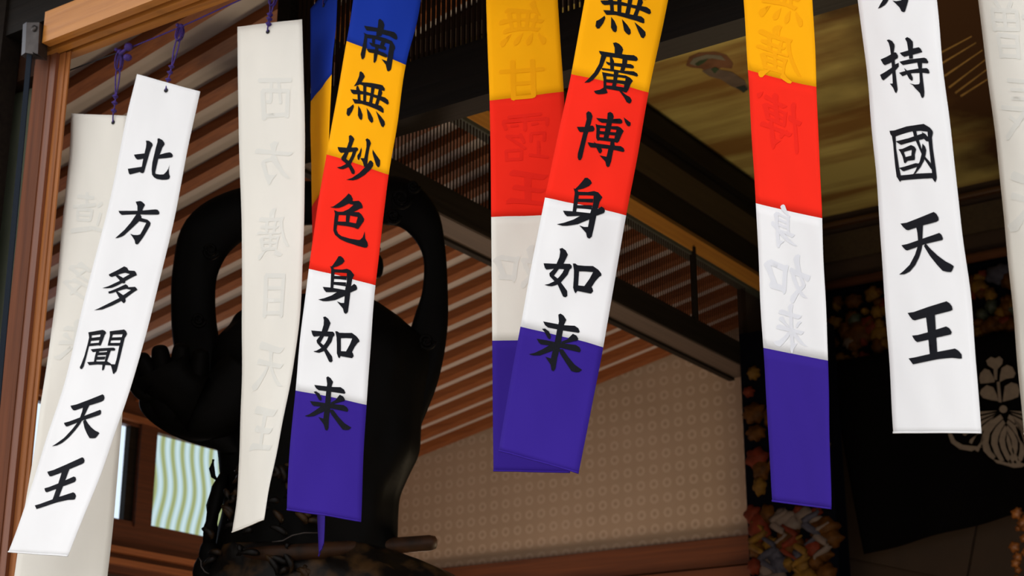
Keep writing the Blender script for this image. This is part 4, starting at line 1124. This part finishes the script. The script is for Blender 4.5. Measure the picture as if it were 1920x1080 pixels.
o = mesh('curtain_cloth', vs, fs, CURT, cur, True); md = o.modifiers.new('c', 'SOLIDIFY'); md.thickness = .004

# crest: traced around its centre disc in curtain plane
CC = (1881, 766)


def cp(pts, name='crest_leaf', dd=0.0):
    P = [atY(u, v, (8.955 - dd) * K9) for u, v in pts]
    return MB().prism(P, Vector((0, .004, 0))).build(name, CREST, cur)


def ell(cu_, cv, a, b, rot, n=16, squeeze=0.0):
    out = []
    for k in range(n):
        t = 2 * math.pi * k / n; x = a * math.cos(t); y = b * math.sin(t) * (1 + squeeze * math.cos(t))
        out.append((cu_ + x * math.cos(rot) - y * math.sin(rot), cv + x * math.sin(rot) + y * math.cos(rot)))
    return out


cp([(1849, 676), (1858, 669), (1866, 672), (1874, 668), (1880, 674), (1879, 682), (1870, 692), (1869, 712), (1864, 712), (1863, 692), (1852, 685)], 'crest_flower')
cp([(1838, 700), (1846, 691), (1855, 694), (1862, 706), (1865, 716), (1852, 718), (1838, 719), (1836, 709)], 'crest_flower')
cp([(1878, 690), (1888, 684), (1898, 688), (1904, 700), (1900, 708), (1886, 710), (1874, 716), (1875, 704)], 'crest_flower')
cp([(1840, 730), (1850, 722), (1862, 726), (1869, 740), (1872, 752), (1858, 750), (1843, 746), (1837, 738)], 'crest_flower')
cp([(1884, 724), (1896, 717), (1907, 720), (1912, 732), (1909, 744), (1896, 749), (1880, 753), (1882, 738)], 'crest_flower')
cp([(1869, 716), (1874, 716), (1878, 754), (1872, 754)], 'crest_stem')
cp(ell(1881, 767, 7.5, 7, 0), 'crest_disc')
# leaf blades split by dark veins (centre leaf)
LC = (1884, 778)
mid = [(1884, 778), (1889, 800), (1893, 822), (1896, 845), (1899, 868)]
def leafblade(side, u_off, lo, hi, wdt):
    pts = []
    return pts
ringsL = [
    [(1876, 778), (1858, 790), (1846, 806), (1841, 826), (1845, 845), (1855, 856), (1862, 861), (1866, 856), (1857, 846), (1852, 830), (1855, 812), (1865, 798), (1880, 784)],
    [(1881, 788), (1868, 801), (1860, 816), (1859, 832), (1866, 850), (1876, 864), (1882, 864), (1874, 848), (1869, 832), (1871, 818), (1877, 804), (1884, 793)],
    [(1885, 798), (1877, 812), (1874, 826), (1878, 842), (1887, 860), (1896, 870), (1901, 869), (1891, 852), (1885, 838), (1883, 824), (1886, 812), (1888, 804)],
    [(1889, 812), (1888, 826), (1892, 842), (1899, 855), (1908, 868), (1913, 867), (1903, 850), (1896, 836), (1892, 822)]]
def fat(r):
    mu = sum(p[0] for p in r) / len(r); m2 = sum(p[1] for p in r) / len(r); out = []
    for k, (u, v) in enumerate(r):
        a = Vector(r[(k + 1) % len(r)]) - Vector(r[k - 1]); n = Vector((a.y, -a.x)).normalized()
        out.append((u + n.x * .9, v + n.y * .9))
    return out
ringsL = [fat(r[::-1]) if sum(r[k - 1][0] * r[k][1] - r[k][0] * r[k - 1][1] for k in range(len(r))) < 0 else fat(r) for r in ringsL]
for r in ringsL: cp(r)
for r in ringsL[:3]:
    cp([(1888 + (1886 - u) * 1.0 + (v - 800) * .26, v - (1886 - u) * .02) for u, v in r])
cp([(1862, 861), (1876, 864), (1896, 870), (1913, 867), (1925, 871), (1915, 876), (1900, 877), (1880, 871), (1868, 868)], 'crest_leaf')
# side leaves
for sgn in (-1, 1):
    for k in range(5):
        u0 = 1881 + sgn * (12 + 2 * k); v0 = 770 + 4 * k
        u1 = 1881 + sgn * (98 - 12 * k - (8 if sgn > 0 else 0)); v1 = 782 + 15 * k
        n_ = Vector((v1 - v0, -(u1 - u0))).normalized() * 3.6
        cp([(u0, v0), ((u0 + u1) / 2 + n_.x, (v0 + v1) / 2 + n_.y), (u1, v1 - 3), (u1 + 2 * sgn, v1 + 3), (u1 - 3 * sgn, v1 + 5), ((u0 + u1) / 2 - n_.x, (v0 + v1) / 2 - n_.y)])
    cp([(1881 + sgn * 40, 838), (1881 + sgn * 60, 846), (1881 + sgn * 82, 842), (1881 + sgn * 98, 830), (1881 + sgn * 104, 812), (1881 + sgn * 97, 812), (1881 + sgn * 90, 826), (1881 + sgn * 76, 834), (1881 + sgn * 58, 836)])

# pale panel under the curtain and gilt hanging ornament at the right edge
pn = struct(MB().prism([atY(*q, (9.2) * K9) for q in ((1560, 725), (1640, 700), (1830, 980), (1810, 1090), (1560, 1040))], Vector((0, .03, 0))).build('wall_panel', BRWALL), 'brown panel behind the curtain edge')
go = empty('gilt_ornament', atY(1905, 1010, (8.6) * K9), 'gilded flower ornament on a stem at the lower right edge', 'ornament')
m_ = MB(); random.seed(21)
for i in range(26):
    u = 1918 + random.uniform(-24, 40); v = 1020 + random.uniform(-62, 80)
    if u < 1902 and v < 985: continue
    c = atY(u, v, (8.6) * K9); r = random.uniform(4, 9) / 300
    m_.blob(c, (r, .02, r), (Vector((1, 0, 0)), Vector((0, 1, 0)), Vector((0, 0, 1))), 14, 6, 5, .2, i)
m_.build('gilt_petals', mat('gilt', (0.30, 0.10, 0.015), .5, (0.10, 0.03, 0.006), (30, 30, 30)), go, True, kind='stuff')
MB().tube([atY(1925, 1000, 8.6 * K9), atY(1925, 1000, 8.6 * K9) - Vector((0, 0, 1.2))], .008, 8).build('stem', DARK_Y, go)
